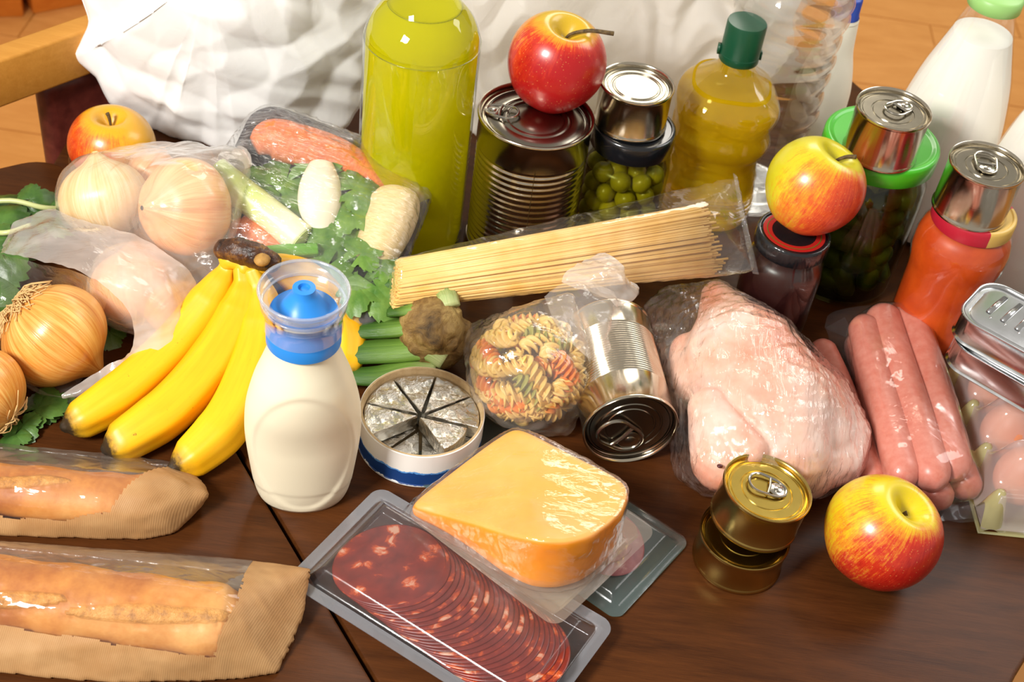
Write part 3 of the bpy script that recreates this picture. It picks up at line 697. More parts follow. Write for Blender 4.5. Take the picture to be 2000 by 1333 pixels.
# ------------------------------------------------------------ lying can
rL = 92*depth(P(1232, 840, .033))/FPX
e0 = P(1232, 841, rL*1.03); e1 = P(1186, 655, rL*1.03); dL = (e0-e1); LL = np.linalg.norm(dL); dL /= LL
LL = .108
e1 = e0-dL*LL
lc = tin((e1[0], e1[1], rL*1.03), rL, LL, 'ribbed steel tin lying on its side with ring-pull end facing front', ribs=(.024, LL-.030, 22), pull=2.5, pc=(-.18, -.22), psc=1.5, lid=m_lidd, beads=(.90, .70, .55))
up = Vector((0, 0, 1)); X = Vector(np.cross([0, 0, 1], dL)).normalized()
Z = Vector(dL); Y = Z.cross(X); lc.rotation_euler = Matrix((X, Y, Z)).transposed().to_euler()
# ------------------------------------------------------------ white carrier bags
def floor_clamp(V, z=.0008): V = np.array(V); V[:, 2] = np.maximum(V[:, 2], z); return V
m = NM('white_bag_plastic'); n1 = m.noise(m.obj(), 26, 4, .55, 1.2)
bsd = m.pbr(base=C('#fdfdfc'), rough=.38, normal=m.bump(n1, .10, .006))
tl = m.n('BsdfTranslucent', {0: C('#fdfbf8')})
m_bag = m.done(m.n('MixShader', {0: .12, 1: bsd, 2: tl}))
pl = P(560, 300, 0)+np.array([0, .030, 0])
poly1 = [(120, -160), (138, -40), (160, 35), (148, 104), (184, 146), (222, 194), (258, 226), (290, 250), (308, 252), (332, 276), (400, 290), (430, 318), (480, 330), (560, 310), (640, 280), (680, 245), (712, 195), (745, 120), (772, 60), (800, -40), (800, -160)]
V, F = inflate(poly1, pl, (.12, -1, .18), .085, .035, nr=90, na=300, pw=.85, fold=.018, freq=5.5, seed=5, center=(440, -120))
wb = mk('carrier_bag', floor_clamp(V), F, m_bag, None); tag(wb, 'big crumpled white plastic carrier bag at the back left above the vegetable tray', 'bag')
pl = np.array([.0, 1.165, 0])
poly2 = [(770, -160), (860, -170), (1560, -160), (1548, 0), (1525, 90), (1480, 170), (1400, 240), (1300, 290), (1180, 310), (1000, 330), (860, 340), (780, 320), (740, 280), (750, 180), (765, 60)]
V, F = inflate(poly2, pl, (0, -1, .1), .060, .07, nr=90, na=320, pw=.6, fold=.026, freq=7.5, seed=12, center=(1040, -120))
m = NM('thin_white_bag_plastic'); n1 = m.noise(m.obj(), 30, 4, .55, 1.2)
bsd = m.pbr(base=C('#f8f5ef'), rough=.32, normal=m.bump(n1, .22, .006)); tl = m.n('BsdfTranslucent', {0: C('#f4efe6')})
m_bag2 = m.done(m.n('MixShader', {0: .5, 1: bsd, 2: tl}))
wb2 = mk('carrier_bag', floor_clamp(V), F, m_bag2, None); tag(wb2, 'thin white plastic bag crumpled behind the red apple and the tins', 'bag')
# ------------------------------------------------------------ leaves
m_leaf = NM('celery_leaf_green'); no = m_leaf.noise(m_leaf.obj(), 60, 4, .6); cl = m_leaf.ramp(no, [(.3, '#4a7a2a'), (.7, '#84a84c')])
bs = m_leaf.pbr(base=cl.outputs[0], rough=.4, normal=m_leaf.bump(no, .5, .002)); m_leaf = m_leaf.done(m_leaf.n('MixShader', {0: .2, 1: bs, 2: m_leaf.n('BsdfTranslucent', {0: C('#7fae3a')})}))
m_dleaf = NM('dark_leaf_green'); no = m_dleaf.noise(m_dleaf.obj(), 50, 4, .6); cl = m_dleaf.ramp(no, [(.3, '#274818'), (.7, '#50742e')])
m_dleaf = m_dleaf.done(m_dleaf.pbr(base=cl.outputs[0], rough=.38, normal=m_dleaf.bump(no, .5, .002)))
def leaf_mesh(size, lobes=3, teeth=22, seed=0, curl=.15, asp=1.0):
    rs = np.random.RandomState(seed); n = 110; rings = 9; V = [(0, 0, 0)]; F = []
    ph = rs.rand()*.3
    for i in range(1, rings+1):
        t = i/rings
        for j in range(n):
            th = -PI*.93+2*PI*.93*j/(n-1)
            r = .62+.38*abs(math.cos(lobes*th/2+ph))**.7
            tt = (th/(2*PI)*teeth+ph) % 1
            r *= 1+.13*(tt-.5)*t; r *= .85+.3*math.cos(th)*.5+.15
            x = size*r*t*math.cos(th); y = size*r*t*math.sin(th)*asp
            z = -curl*(x*x+y*y)/size+.05*size*abs(math.sin(lobes*th))*t+.05*size*math.sin(4*x/size+rs.rand()*0+seed)*t
            V.append((x, y, z))
    for j in range(n-1): F.append((0, 1+j, 2+j))
    for i in range(rings-1):
        for j in range(n-1): a = 1+i*n+j; F.append((a, a+n, a+n+1, a+1))
    return np.array(V), F
def place(V, c, ux, n):
    n = np.asarray(n, float); n /= np.linalg.norm(n); ux = np.asarray(ux, float); ux = ux-n*(ux@n); ux /= np.linalg.norm(ux); uy = np.cross(n, ux)
    return np.asarray(c)+V[:, :1]*ux+V[:, 1:2]*uy+V[:, 2:3]*n
def leaf(parent, c, tip, size, n, mt, seed, **k):
    V, F = leaf_mesh(size, seed=seed, **k); V = place(V, c, np.asarray(tip)-np.asarray(c), n)
    return mk('leaf', V, F, mt, parent, world=True)
# ------------------------------------------------------------ vegetable tray
ta, tb_, td = P(510, 207, .115), P(848, 335, .085), P(775, 650, .030)
tu = tb_-ta; Lu = np.linalg.norm(tu); tu /= Lu; tn = np.cross(td-tb_, tu); tn /= np.linalg.norm(tn)
if tn[2] < 0: tn = -tn
tv = np.cross(tu, tn); 
if (td-tb_)@tv < 0: tv = -tv
Lv = (td-tb_)@tv
tray = thing('vegetable_tray', 'dark foam tray of soup vegetables under stretched cling film, beside the yellow bottle', 'tray', ta+(tu*Lu+tv*Lv)/2-tn*.02)
def TW(pts):      # tray local (u, v, w) -> world, centre origin
    pts = np.asarray(pts, float); return ta+(tu*Lu+tv*Lv)/2+pts[:, :1]*tu+pts[:, 1:2]*tv+pts[:, 2:3]*tn
loops = []
for gr, w_ in [(-.016, -.024), (-.014, -.0255), (0, -.006), (.0035, -.001), (.005, 0), (.005, .0012), (.003, .0015), (-.001, -.001), (-.012, -.021), (-.016, -.0225)]:
    loops.append((rrect(Lu+gr*2, Lv+gr*2, .022+gr*.5, 8), w_))
V, F = prism(loops)
m_foam = dotted('black_foam', '#201a20', '#352c34', 200, .35, .15)
sm_mod(fixn(mk('foam_tray', TW(V), F, m_foam, tray, world=True)), 50)
def TP(px, py, off): p = PL(px, py, ta+tn*off, tn); return p
veg_pts = []
def vtube(name, pts, rad, mt, label, cat, n=24, flat=1.0, lob=None, m_=40, up=None):
    W = cr([TP(*p) for p in pts], m_); R_ = cr(rad, m_)[:, 0]
    V, F, A = tube(W, R_, n, lob=lob, flat=flat, up=tn if up is None else up)
    veg_pts.extend(V[::7].tolist())
    t = thing(name, label, cat, W[0]); mk('root' if name != 'leek' else 'shaft', V, F, mt, t, world=True, attr=A); return t, W, R_
mc = NM('carrot_skin'); sp = mc.att(); st = mc.noise(mc.mapping(sp, (1.2, 1.2, 30)), 3, 3, .6); cl = mc.ramp(st, [(.3, '#d8642c'), (.7, '#ee8a4c')]); m_car = mc.done(mc.pbr(base=cl.outputs[0], rough=.45, normal=mc.bump(st, .25, .001)))
mp = NM('parsnip_skin'); sp = mp.att(); st = mp.noise(mp.mapping(sp, (1.2, 1.2, 25)), 3, 4, .65); cl = mp.ramp(st, [(.3, '#dcb878'), (.7, '#f3dfb0')]); m_par = mp.done(mp.pbr(base=cl.outputs[0], rough=.5, normal=mp.bump(st, .3, .001)))
mw = plain('pale_root_flesh', '#f2e8cf', .45)
ml_ = NM('leek_skin'); sp = ml_.att(); sep = ml_.n('SeparateXYZ', {0: sp}); st = ml_.noise(ml_.mapping(sp, (9, 9, .6)), 3, 4, .6); cl = ml_.ramp(ml_.math('ADD', sep.outputs[2], ml_.math('MULTIPLY_ADD', st, .35, -.17)), [(.1, '#9ab545'), (.5, '#d2dc8a'), (.8, '#eef0c8')]); m_leek = ml_.done(ml_.pbr(base=cl.outputs[0], rough=.35))
vtube('carrot', [(497, 285, .000), (530, 272, .002), (590, 285, .002), (660, 305, -.002), (730, 345, -.005), (790, 370, -.006), (826, 392, -.006)], [.008, .0165, .0172, .0150, .0125, .0105, .0040], m_car, 'long orange carrot along the back edge of the foam tray', 'carrot')
vtube('carrot', [(470, 440, -.010), (520, 465, -.010), (600, 510, -.012), (680, 620, -.012), (705, 640, -.014)], [.010, .014, .013, .010, .004], m_car, 'carrot lying under the leek in the foam tray', 'carrot')
t, W, R_ = vtube('leek', [(420, 335, .004), (470, 375, .004), (540, 430, .004), (588, 470, .004)], [.0125, .0128, .0130, .0135], m_leek, 'pale green leek shaft cut off straight in the foam tray', 'leek')
d_ = W[-1]-W[-2]; d_ /= np.linalg.norm(d_); a1 = np.cross(d_, tn); a1 /= np.linalg.norm(a1); a2 = np.cross(d_, a1)
rr = [tube([W[-1]+d_*.0006*(k+1)+(a1*math.cos(a)+a2*math.sin(a))*.0125*q_ for a in np.linspace(0, 2*PI, 32, endpoint=False)], .0006, 6, closed=True)[:2] for k, q_ in enumerate((.98, .84, .70, .55, .4, .25))]
mk('cut_rings', *join(rr), mat=plain('leek_cut_green', '#c3cf86', .4), parent=t, world=True)
t, W, R_ = vtube('parsnip', [(628, 322, .006), (626, 360, .009), (624, 405, .009), (628, 455, .004)], [.010, .0165, .0170, .009], mw, 'smooth white peeled parsnip piece in the middle of the foam tray', 'parsnip', flat=.7, n=28)
t, W, R_ = vtube('parsnip', [(772, 382, .004), (770, 400, .004), (757, 440, .002), (735, 490, -.001), (728, 512, -.003)], [.017, .0215, .0215, .0185, .015], m_par, 'thick cream parsnip chunk at the right of the foam tray', 'parsnip', n=32)
vtube('celery_stalk', [(505, 497, .006), (560, 492, .008), (620, 488, .008)], [.0055, .0058, .0050], plain('celery_green', '#5f9c1e', .35), 'bright green celery stalk reaching from the banana crown to the tray', 'celery', lob=lambda a, s: 1+.08*math.cos(6*a))
lv = thing('celery_leaf_bunch', 'bunch of serrated green celery leaves lying among the tray vegetables', 'leaves', TP(660, 430, .005))
for k, (px, py, qx, qy, sz, off) in enumerate([(560, 350, 520, 420, .026, -.004), (610, 330, 660, 300, .024, .004), (600, 390, 560, 430, .024, -.002), (690, 370, 770, 345, .024, .014), (690, 410, 640, 440, .024, .012), (660, 450, 700, 520, .026, .010), (640, 520, 600, 560, .022, .006), (705, 495, 740, 470, .018, .016), (735, 560, 770, 600, .028, .012), (700, 560, 690, 610, .022, .009), (520, 360, 480, 345, .022, -.002), (745, 520, 780, 500, .018, .012)]):
    leaf(lv, TP(px, py, off), TP(qx, qy, off), sz, tn+np.array([random.uniform(-.25, .25), random.uniform(-.25, .25), 0]), m_leaf, k+3, lobes=3+k % 2, curl=.25)
hp = [tuple(TW([(sx*(Lu/2+.004), sy*(Lv/2+.004), w_)])[0]) for sx in (-1, 1) for sy in (-1, 1) for w_ in (-.022, .002)]
hp = []
for pts, w_ in ((rrect(Lu+.012, Lv+.012, .024, 6), .002), (rrect(Lu-.02, Lv-.02, .02, 6), -.026)): hp += TW([(x, y, w_) for x, y in pts]).tolist()
V, F = hull(hp+veg_pts, .0018, 4, .0014, .0013, 75, 4, 3)
m_cling = film('cling_film', .03, gl=.07, rough=.12, fscale=42, stretch=(1.0, 4.5, 1.0), rot=(0, 0, -.6), bst=1.0, hvar=.16)
cf = mk('cling_film', V, F, m_cling, tray, world=True)
# ------------------------------------------------------------ celeriac
m = NM('celeriac_skin'); no = m.noise(m.obj(), 45, 6, .7, .6); n2 = m.noise(m.obj(), 16, 3, .5)
cl = m.ramp(m.math('ADD', m.math('MULTIPLY', no, .6), m.math('MULTIPLY', n2, .5)), [(.40, '#2e2110'), (.52, '#7a5c2c'), (.68, '#b89c5c')])
m_cel = m.done(m.pbr(base=cl.outputs[0], rough=.7, normal=m.bump(no, .9, .004)))
cb = P(842, 645, .036); cel = thing('celeriac', 'knobbly brown and green celeriac root with stalk stubs, in front of the spaghetti', 'celeriac', (cb[0], cb[1], 0))
rs = np.random.RandomState(3); L_ = [ellips(cb, (.027, .026, .030)), ellips(cb+np.array([.004, .0, -.010]), (.026, .026, .024))]
for k in range(26):
    d_ = rs.randn(3); d_ /= np.linalg.norm(d_); L_.append(ellips(cb+d_*.023+np.array([.002, 0, 0]), [rs.uniform(.004, .009)]*3, n=10))
V, F, N = blob(L_, .0016, 3); V = floor_clamp(V); V = V+N*(.0009*creases(V, 90, 3, 2))[:, None]
mk('root', V, F, m_cel, cel, world=True)
m = NM('celery_stalk_green'); sp = m.att(); st = m.noise(m.mapping(sp, (7, 7, .5)), 3, 3, .6); sep = m.n('SeparateXYZ', {0: sp})
cl = m.ramp(m.math('ADD', sep.outputs[2], m.math('MULTIPLY_ADD', st, .5, -.25)), [(.0, '#bcc486'), (.25, '#76993c'), (.7, '#3a6020')]); m_stk = m.done(m.pbr(base=cl.outputs[0], rough=.35, normal=m.bump(st, .4, .001)))
for pts, rad in [([(880, 600, .060), (868, 565, .066), (840, 545, .064), (790, 548, .058), (740, 560, .05)], [.008, .0085, .008, .007, .006]),
                 ([(872, 700, .026), (835, 680, .030), (780, 685, .026), (700, 690, .022), (620, 700, .018)], [.012, .0125, .012, .011, .008]),
                 ([(850, 725, .018), (800, 722, .018), (740, 735, .014), (650, 735, .012)], [.011, .0115, .010, .007]),
                 ([(845, 640, .05), (800, 640, .042), (740, 645, .034), (680, 650, .028)], [.008, .009, .009, .007]),
                 ([(830, 600, .06), (800, 605, .055), (760, 610, .045)], [.006, .006, .005])]:
    W = cr([P(*p) for p in pts], 26); V, F, A = tube(W, cr(rad, 26)[:, 0], 18, flat=.6, lob=lambda a, s: 1+.07*math.cos(8*a)); mk('stalk', floor_clamp(V), F, m_stk, cel, world=True, attr=A)
# ------------------------------------------------------------ onions
def onion_mat(name, a, b, c_, pk=.0):
    m = NM(name); sp = m.att(); st = m.noise(m.mapping(sp, (5, 5, .35)), 3, 5, .65, .3); big = m.noise(sp, 1.6, 3)
    ln = m.noise(m.mapping(sp, (22, 22, .4)), 3, 2, .5)
    f = m.math('ADD', m.math('MULTIPLY', st, .6), m.math('ADD', m.math('MULTIPLY', big, .35), m.math('MULTIPLY', ln, .15)))
    cl = m.ramp(f, [(.36, a), (.52, b), (.68, c_)])
    return m.done(m.pbr(base=cl.outputs[0], rough=.3, normal=m.bump(ln, .25, .001), coat=.2, coatr=.2))
m_on = onion_mat('golden_onion_skin', '#a85a1c', '#d98f3c', '#edbf6e'); m_on2 = onion_mat('pale_onion_skin', '#d49a4c', '#ecc47e', '#f5e0ae'); m_on3 = onion_mat('pinkish_onion_skin', '#cf7a45', '#e8a468', '#f3c48c')
m_root = plain('dry_onion_roots', '#d4ad72', .8)
def onion(c, r, axis, label, mt, roots=30, sq=.86, rootdir=-1):
    t = thing('onion', label, 'onion', c); n = 64; mm = 44; V = []; A = []; F = []
    for i in range(mm+1):
        ph = PI*i/mm; s = math.sin(ph); cz = math.cos(ph)
        for j in range(n):
            a = 2*PI*j/n; rad = r*s**.95*(1+.025*math.cos(3*a+1)+.012*math.cos(8*a)*s); z = r*sq*cz+(r*.22*math.exp(-(ph/.22)**2) if ph < 1 else 0)
            if ph < .35: rad = max(rad, r*.05)
            V.append((rad*math.cos(a), rad*math.sin(a), z)); A.append((math.cos(a), math.sin(a), .5+.5*cz))
    for i in range(mm):
        for j in range(n): F.append((i*n+j, (i+1)*n+j, (i+1)*n+(j+1) % n, i*n+(j+1) % n))
    V = np.array(V); V[:, :2] = V[:, :2]
    mk('bulb', V, F, mt, t, attr=A)
    if roots:
        rs = np.random.RandomState(roots); L_ = []
        for k in range(roots):
            a = rs.rand()*6.28; r0 = rs.rand()*r*.10; r1 = r*rs.uniform(.25, .75); p0 = np.array([r0*math.cos(a), r0*math.sin(a), -r*sq*.97])
            p1 = p0+np.array([.4*r1*math.cos(a), .4*r1*math.sin(a), -r*.16*rs.rand()]); a2_ = a+rs.uniform(-.9, .9); zz = -r*sq*math.sqrt(max(.02, 1-(r1/r)**2))-r*.04-r*.08*rs.rand()
            p2 = np.array([r1*math.cos(a2_), r1*math.sin(a2_), zz]); L_.append(tube(cr([p0, p1, p2], 7), .00048, 4)[:2])
        o = mk('roots', *join(L_), mat=m_root, parent=t); o['kind'] = 'stuff'
    t.rotation_euler = Vector(axis).to_track_quat('Z', 'Y').to_euler(); return V
def on(px, py, rp, z, axis, label, mt, **k):
    c = P(px, py, z); r = rp*depth(c)/FPX; onion(c, r, axis, label, mt, **k); return c, r
c, r = on(108, 655, 106, .034, (.75, -.15, -.55), 'big golden onion with dry root tuft, lying in the open mouth of the milky bag', m_on, roots=150)
c, r = on(-38, 768, 92, .030, (-.8, .3, .35), 'onion cut off by the left edge below the big golden one', m_on, roots=24)
bagA = []
for px, py, rp, z, ax, lb, mt in [(362, 405, 96, .086, (-.5, -.6, .35), 'largest pinkish onion in the milky knotted bag, next to the leek', m_on3), (205, 388, 86, .055, (-.3, .5, .8), 'pale onion at the left inside the milky knotted bag, in front of the apple', m_on2), (300, 335, 50, .050, (.3, .4, .8), 'onion mostly hidden at the back of the milky knotted bag', m_on3)]:
    c, r = on(px, py, rp, z, ax, lb, mt, roots=26 if rp > 90 else 0); bagA += (np.array(ellips(c, (r, r, r*.9), n=14)[0])).tolist()
c, r = on(262, 560, 82, .036, (-.2, .6, .5), 'onion half covered by the milky bag lip, right of the big golden onion', m_on3, roots=20); bb_ = np.array(ellips(c, (r, r, r*.95), n=14)[0]).tolist()
c, r = on(335, 600, 62, .030, (.5, .5, .5), 'small onion showing through the milky bag beside the bananas', m_on, roots=0); bb_ += np.array(ellips(c, (r, r, r*.95), n=14)[0]).tolist()
m_milky = film('milky_bag_film', .20, milk='#fff6ee', gl=.02, rough=.22, fscale=30, stretch=(1, 1.6, 1), bst=.7, hvar=.18)
m_milky2 = film('milky_lip_film', .40, milk='#fff8f2', gl=.03, rough=.22, fscale=30, stretch=(1, 2.5, 1), rot=(0, 0, .6), bst=.7, hvar=.3)
bg = thing('onion_bag', 'knotted milky plastic bag holding onions, left of the leek and vegetable tray', 'bag', P(280, 470, 0))
V, F = hull(bagA+[tuple(P(472, 300, .11)), tuple(P(480, 320, .105)), tuple(P(395, 545, .05)), tuple(P(415, 585, .04))], .0022, 5, .0050, .0022, 34, 21)
mk('bag_film', V, F, m_milky, bg, world=True)
def loft(lines, nu=60, nv=14, amp=.002, freq=40, seed=0):
    L_ = [cr([P(*p) for p in l], nu) for l in lines]; A = np.array([cr([l[i] for l in L_], nv) for i in range(nu)]); V = A.reshape(-1, 3)
    F = [(i*nv+j, i*nv+j+1, (i+1)*nv+j+1, (i+1)*nv+j) for i in range(nu-1) for j in range(nv-1)]
    return wrinkle(V, F, amp, freq, seed), F
V, F = loft([[(455, 292, .105), (470, 285, .115), (488, 300, .115), (492, 325, .105)], [(450, 310, .10), (465, 312, .105), (475, 318, .105), (478, 330, .10)]], 20, 8, .001, 90); mk('bag_knot', V, F, m_milky2, bg, world=True)
bg2 = thing('open_onion_bag', 'open milky plastic bag whose lip curls around the big golden onion', 'bag', P(180, 640, 0))
V, F = hull(bb_, .0022, 5, .0045, .002, 34, 8); mk('bag_film', V, F, m_milky, bg2, world=True)
V, F = loft([[(2, 478, .050), (30, 440, .060), (90, 412, .070), (150, 428, .078), (250, 455, .082), (340, 505, .080), (385, 560, .062), (380, 640, .045), (340, 700, .03), (270, 735, .022), (190, 770, .014), (125, 776, .010)],
             [(2, 486, .058), (40, 465, .070), (100, 450, .082), (180, 475, .088), (260, 510, .086), (315, 560, .078), (335, 620, .060), (325, 680, .045), (280, 715, .034), (220, 735, .026), (170, 762, .020), (122, 778, .014)],
             [(0, 494, .062), (40, 500, .074), (90, 512, .084), (150, 530, .088), (205, 560, .086), (245, 600, .076), (262, 645, .060), (255, 690, .045), (228, 705, .034), (195, 722, .028), (160, 745, .022), (120, 772, .016)]], 110, 20, .0026, 45, 4)
mk('bag_lip', V, F, m_milky2, bg2, world=True)
V, F = loft([[(-60, 640, .040), (-10, 690, .030), (40, 735, .022), (90, 768, .012), (125, 778, .008)], [(-60, 655, .030), (-10, 705, .020), (35, 745, .012), (85, 772, .006), (125, 780, .004)], [(-60, 600, .005), (0, 700, .004), (60, 735, .003), (120, 745, .003), (165, 735, .003)]], 50, 12, .0014, 50, 9)
mk('bag_lip', floor_clamp(V), F, m_milky, bg2, world=True)
V, F = loft([[(0, 495, .060), (60, 512, .074), (150, 532, .082), (215, 565, .078)], [(0, 540, .040), (60, 545, .050), (140, 560, .055), (205, 600, .050)], [(0, 600, .02), (40, 600, .02), (120, 600, .02), (190, 640, .02)]], 40, 12, .0016, 50, 19)
mk('bag_film', V, F, m_cling, bg2, world=True)
# celery greens left
gr = thing('celery_greens', 'loose dark green leafy tops at the left edge behind the milky bag', 'leaves', P(40, 430, 0))
for k, (px, py, qx, qy, sz, z) in enumerate([(-10, 395, 60, 380, .030, .03), (50, 420, 110, 400, .026, .028), (60, 390, 120, 385, .018, .035), (0, 440, 40, 470, .028, .03), (90, 430, 140, 440, .022, .02), (-5, 490, 30, 540, .026, .03), (20, 465, 0, 520, .024, .035), (105, 400, 110, 375, .012, .03), (-20, 540, 10, 590, .028, .02)]):
    leaf(gr, P(px, py, z), P(qx, qy, z), sz, (random.uniform(-.4, .4), random.uniform(-.6, .1), 1), m_dleaf, k+30, lobes=3, curl=.5)
for pts in ([(-60, 400, .035), (20, 392, .04), (80, 405, .036), (115, 408, .03)], [(-50, 450, .03), (10, 455, .04), (60, 440, .04)]):
    W = cr([P(*p) for p in pts], 16); mk('stalk', *tube(W, .0022, 8)[:2], mat=m_stk, parent=gr, world=True)
gr = thing('celery_greens', 'dark leaves peeping out between the onions and the banana tips', 'leaves', P(80, 800, 0))
for k, (px, py, qx, qy, sz) in enumerate([(70, 800, 120, 790, .020), (45, 830, 60, 870, .014), (100, 790, 150, 780, .018), (30, 850, 10, 880, .012), (215, 650, 225, 690, .014), (230, 620, 240, 650, .012)]):
    leaf(gr, P(px, py, .006), P(qx, qy, .006), sz, (random.uniform(-.3, .3), random.uniform(-.4, .1), 1), m_dleaf, k+50, lobes=3, curl=.2)
# ------------------------------------------------------------ bananas
m = NM('banana_peel'); sp = m.att(); sep = m.n('SeparateXYZ', {0: sp}); o_ = m.obj()
n0 = m.noise(o_, 220, 3, .6); sp1 = m.ramp(m.noise(o_, 420, 2, .5), [(.70, (0, 0, 0, 1)), (.76, (1, 1, 1, 1))]); sp2 = m.ramp(m.noise(o_, 45, 2, .5), [(.50, (0, 0, 0, 1)), (.66, (1, 1, 1, 1))])
br_ = m.ramp(m.noise(m.mapping(o_, (1, 1, 1)), 90, 4, .7), [(.69, (0, 0, 0, 1)), (.73, (1, 1, 1, 1))])
base = m.ramp(m.noise(sp, 3, 3, .6), [(.3, '#efac08'), (.7, '#f5bc12')])
tipf = m.ramp(m.math('ADD', sep.outputs[2], m.math('MULTIPLY_ADD', n0, .05, -.025)), [(.0, '#241c12'), (.035, '#3a2a14'), (.06, '#c2941a'), (.10, '#f0b010'), (.86, '#f0b010'), (1.0, '#c9b030')])
c1 = m.mixc(.0, base.outputs[0], base.outputs[0]); tm = m.ramp(sep.outputs[2], [(.06, (1, 1, 1, 1)), (.12, (0, 0, 0, 1)), (.88, (0, 0, 0, 1)), (1, (.6, .6, .6, 1))])
c2 = m.mixc(tm, base.outputs[0], tipf.outputs[0]); c3_ = m.mixc(m.math('MULTIPLY', m.math('MULTIPLY', sp1, sp2), .6), c2.outputs[0], C('#6b4510')); c4 = m.mixc(m.math('MULTIPLY', br_, .7), c3_.outputs[0], C('#5a3c12'))
m_ban = m.done(m.pbr(base=c4.outputs[0], rough=.42, normal=m.bump(n0, .05, .001)))
bn = thing('banana_bunch', 'bunch of ripe yellow bananas joined at a dark brown crown', 'bananas', P(400, 800, 0))
def banana(pts, rm, rot0=0):
    W = cr([P(*p) for p in pts], 64); s = np.linspace(0, 1, 64)
    R_ = rm*np.interp(s, [0, .012, .03, .07, .14, .28, .5, .7, .82, .90, 1], [.10, .22, .26, .52, .80, .98, 1.0, .92, .66, .44, .38])
    V, F, A = tube(W, R_, 40, lob=lambda a, t: 1+.055*math.cos(5*(a+rot0))+.01*math.cos(10*a), up=(0, 0, 1))
    mk('banana', floor_clamp(V), F, m_ban, bn, world=True, attr=A)
banana([(118, 838, .014), (165, 815, .017), (250, 758, .023), (335, 680, .034), (400, 600, .052), (435, 545, .068), (452, 508, .080)], .0178, .3)
banana([(198, 882, .012), (245, 858, .017), (335, 795, .024), (415, 705, .037), (462, 620, .053), (478, 565, .068), (474, 520, .082)], .0188, .1)
banana([(328, 922, .012), (378, 890, .016), (440, 828, .024), (485, 740, .036), (510, 650, .050), (512, 580, .066), (492, 525, .082)], .0186, .5)
banana([(668, 745, .012), (676, 705, .016), (672, 650, .024), (640, 590, .036), (590, 545, .056), (545, 520, .072), (508, 512, .084)], .0168, .2)
m = NM('banana_crown'); no = m.noise(m.obj(), 70, 5, .7); cl = m.ramp(no, [(.38, '#1a0f0a'), (.56, '#4b2a14'), (.72, '#9a6a2a')]); m_crown = m.done(m.pbr(base=cl.outputs[0], rough=.4, normal=m.bump(no, .7, .003)))
cw = [P(438, 488, .090), P(465, 490, .093), P(500, 500, .093), P(528, 512, .090)]
L_ = [capsule(cw[0], cw[1], .0085, .0105, 6), capsule(cw[1], cw[2], .0105, .0105, 6), capsule(cw[2], cw[3], .0105, .0085, 5)]
V, F, N = blob(L_, .0012, 4); V = V+N*(.0007*creases(V, 120, 3))[:, None]; mk('crown', V, F, m_crown, bn, world=True)
L_ = [capsule(P(445, 512, .082), P(440, 500, .086), .0065, .006, 5), capsule(P(478, 525, .082), P(470, 508, .086), .0065, .006, 5), capsule(P(505, 525, .082), P(500, 512, .086), .0065, .006, 5), capsule(P(520, 520, .084), P(510, 510, .086), .006, .0065, 5), capsule(P(450, 510, .085), P(505, 518, .085), .0062, .0062, 9)]
V, F, N = blob(L_, .0012, 5); mk('crown_neck', V, F, plain('banana_neck_yellow', '#ecb41a', .45), bn, world=True)
V, F = ellips(P(512, 508, .0985), (.0062, .0062, .004), n=18); V = np.array(V); V = wrinkle(V, F, .0006, 160, 2); mk('cut_stub', V, F, dotted('cut_stub_tan', '#8a5f2a', '#b58a44', 120, .7, .5), bn, world=True)
# ------------------------------------------------------------ foil cheese triangles in their round box
X0 = P(825, 802, .033); xb = np.array([X0[0], X0[1], 0]); rx = rpx(xb, .033, 245)
bx = thing('round_cheese_box', 'open round cardboard box of foil cheese triangles, white with a torn blue band', 'box', xb)
m = NM('torn_paper_side'); o_ = m.obj(); sep = m.n('SeparateXYZ', {0: o_}); no = m.noise(o_, 90, 5, .7)
f = m.math('ADD', sep.outputs[2], m.math('MULTIPLY_ADD', no, .008, -.004))
cl = m.ramp(m.n('MapRange', {0: f, 1: 0.0, 2: .033}), [(.0, '#e9e9e6'), (.055, '#0e3d7e'), (.40, '#0e3d7e'), (.41, '#5b9bdc'), (.455, '#f3efe8'), (1, '#ece7dd')], 'CONSTANT')
m_side = m.done(m.pbr(base=cl.outputs[0], rough=.5))
m_card = dotted('grey_cardboard', '#b09468', '#c6ab80', 150, .8, .2)
ft = facing(xb)
sm_mod(mk('box_side', *lathe([(rx*.99, .0004), (rx*1.012, .0006), (rx*1.012, .0020), (rx, .0024), (rx, .0325), (rx*.985, .033)], 110), mat=m_side, parent=bx), 50)
sm_mod(mk('inner_card', *lathe([(0, .001), (rx*.94, .001), (rx*.945, .0325), (rx*.955, .0331), (rx*.985, .0331)], 110), mat=m_card, parent=bx), 50)
m = NM('crumpled_foil'); v1 = m.n('TexVoronoi', {'Vector': m.obj(), 'Scale': 95.0}, feature='F1'); n1 = m.noise(m.obj(), 130, 5, .6, 1.5)
dn = m.noise(m.obj(), 60, 2)
m_foil = m.done(m.pbr(base=C('#dedbd2'), rough=.24, metal=1., normal=m.bump(m.math('ADD', v1.outputs['Distance'], m.math('MULTIPLY', n1, .8)), .9, .0022)))
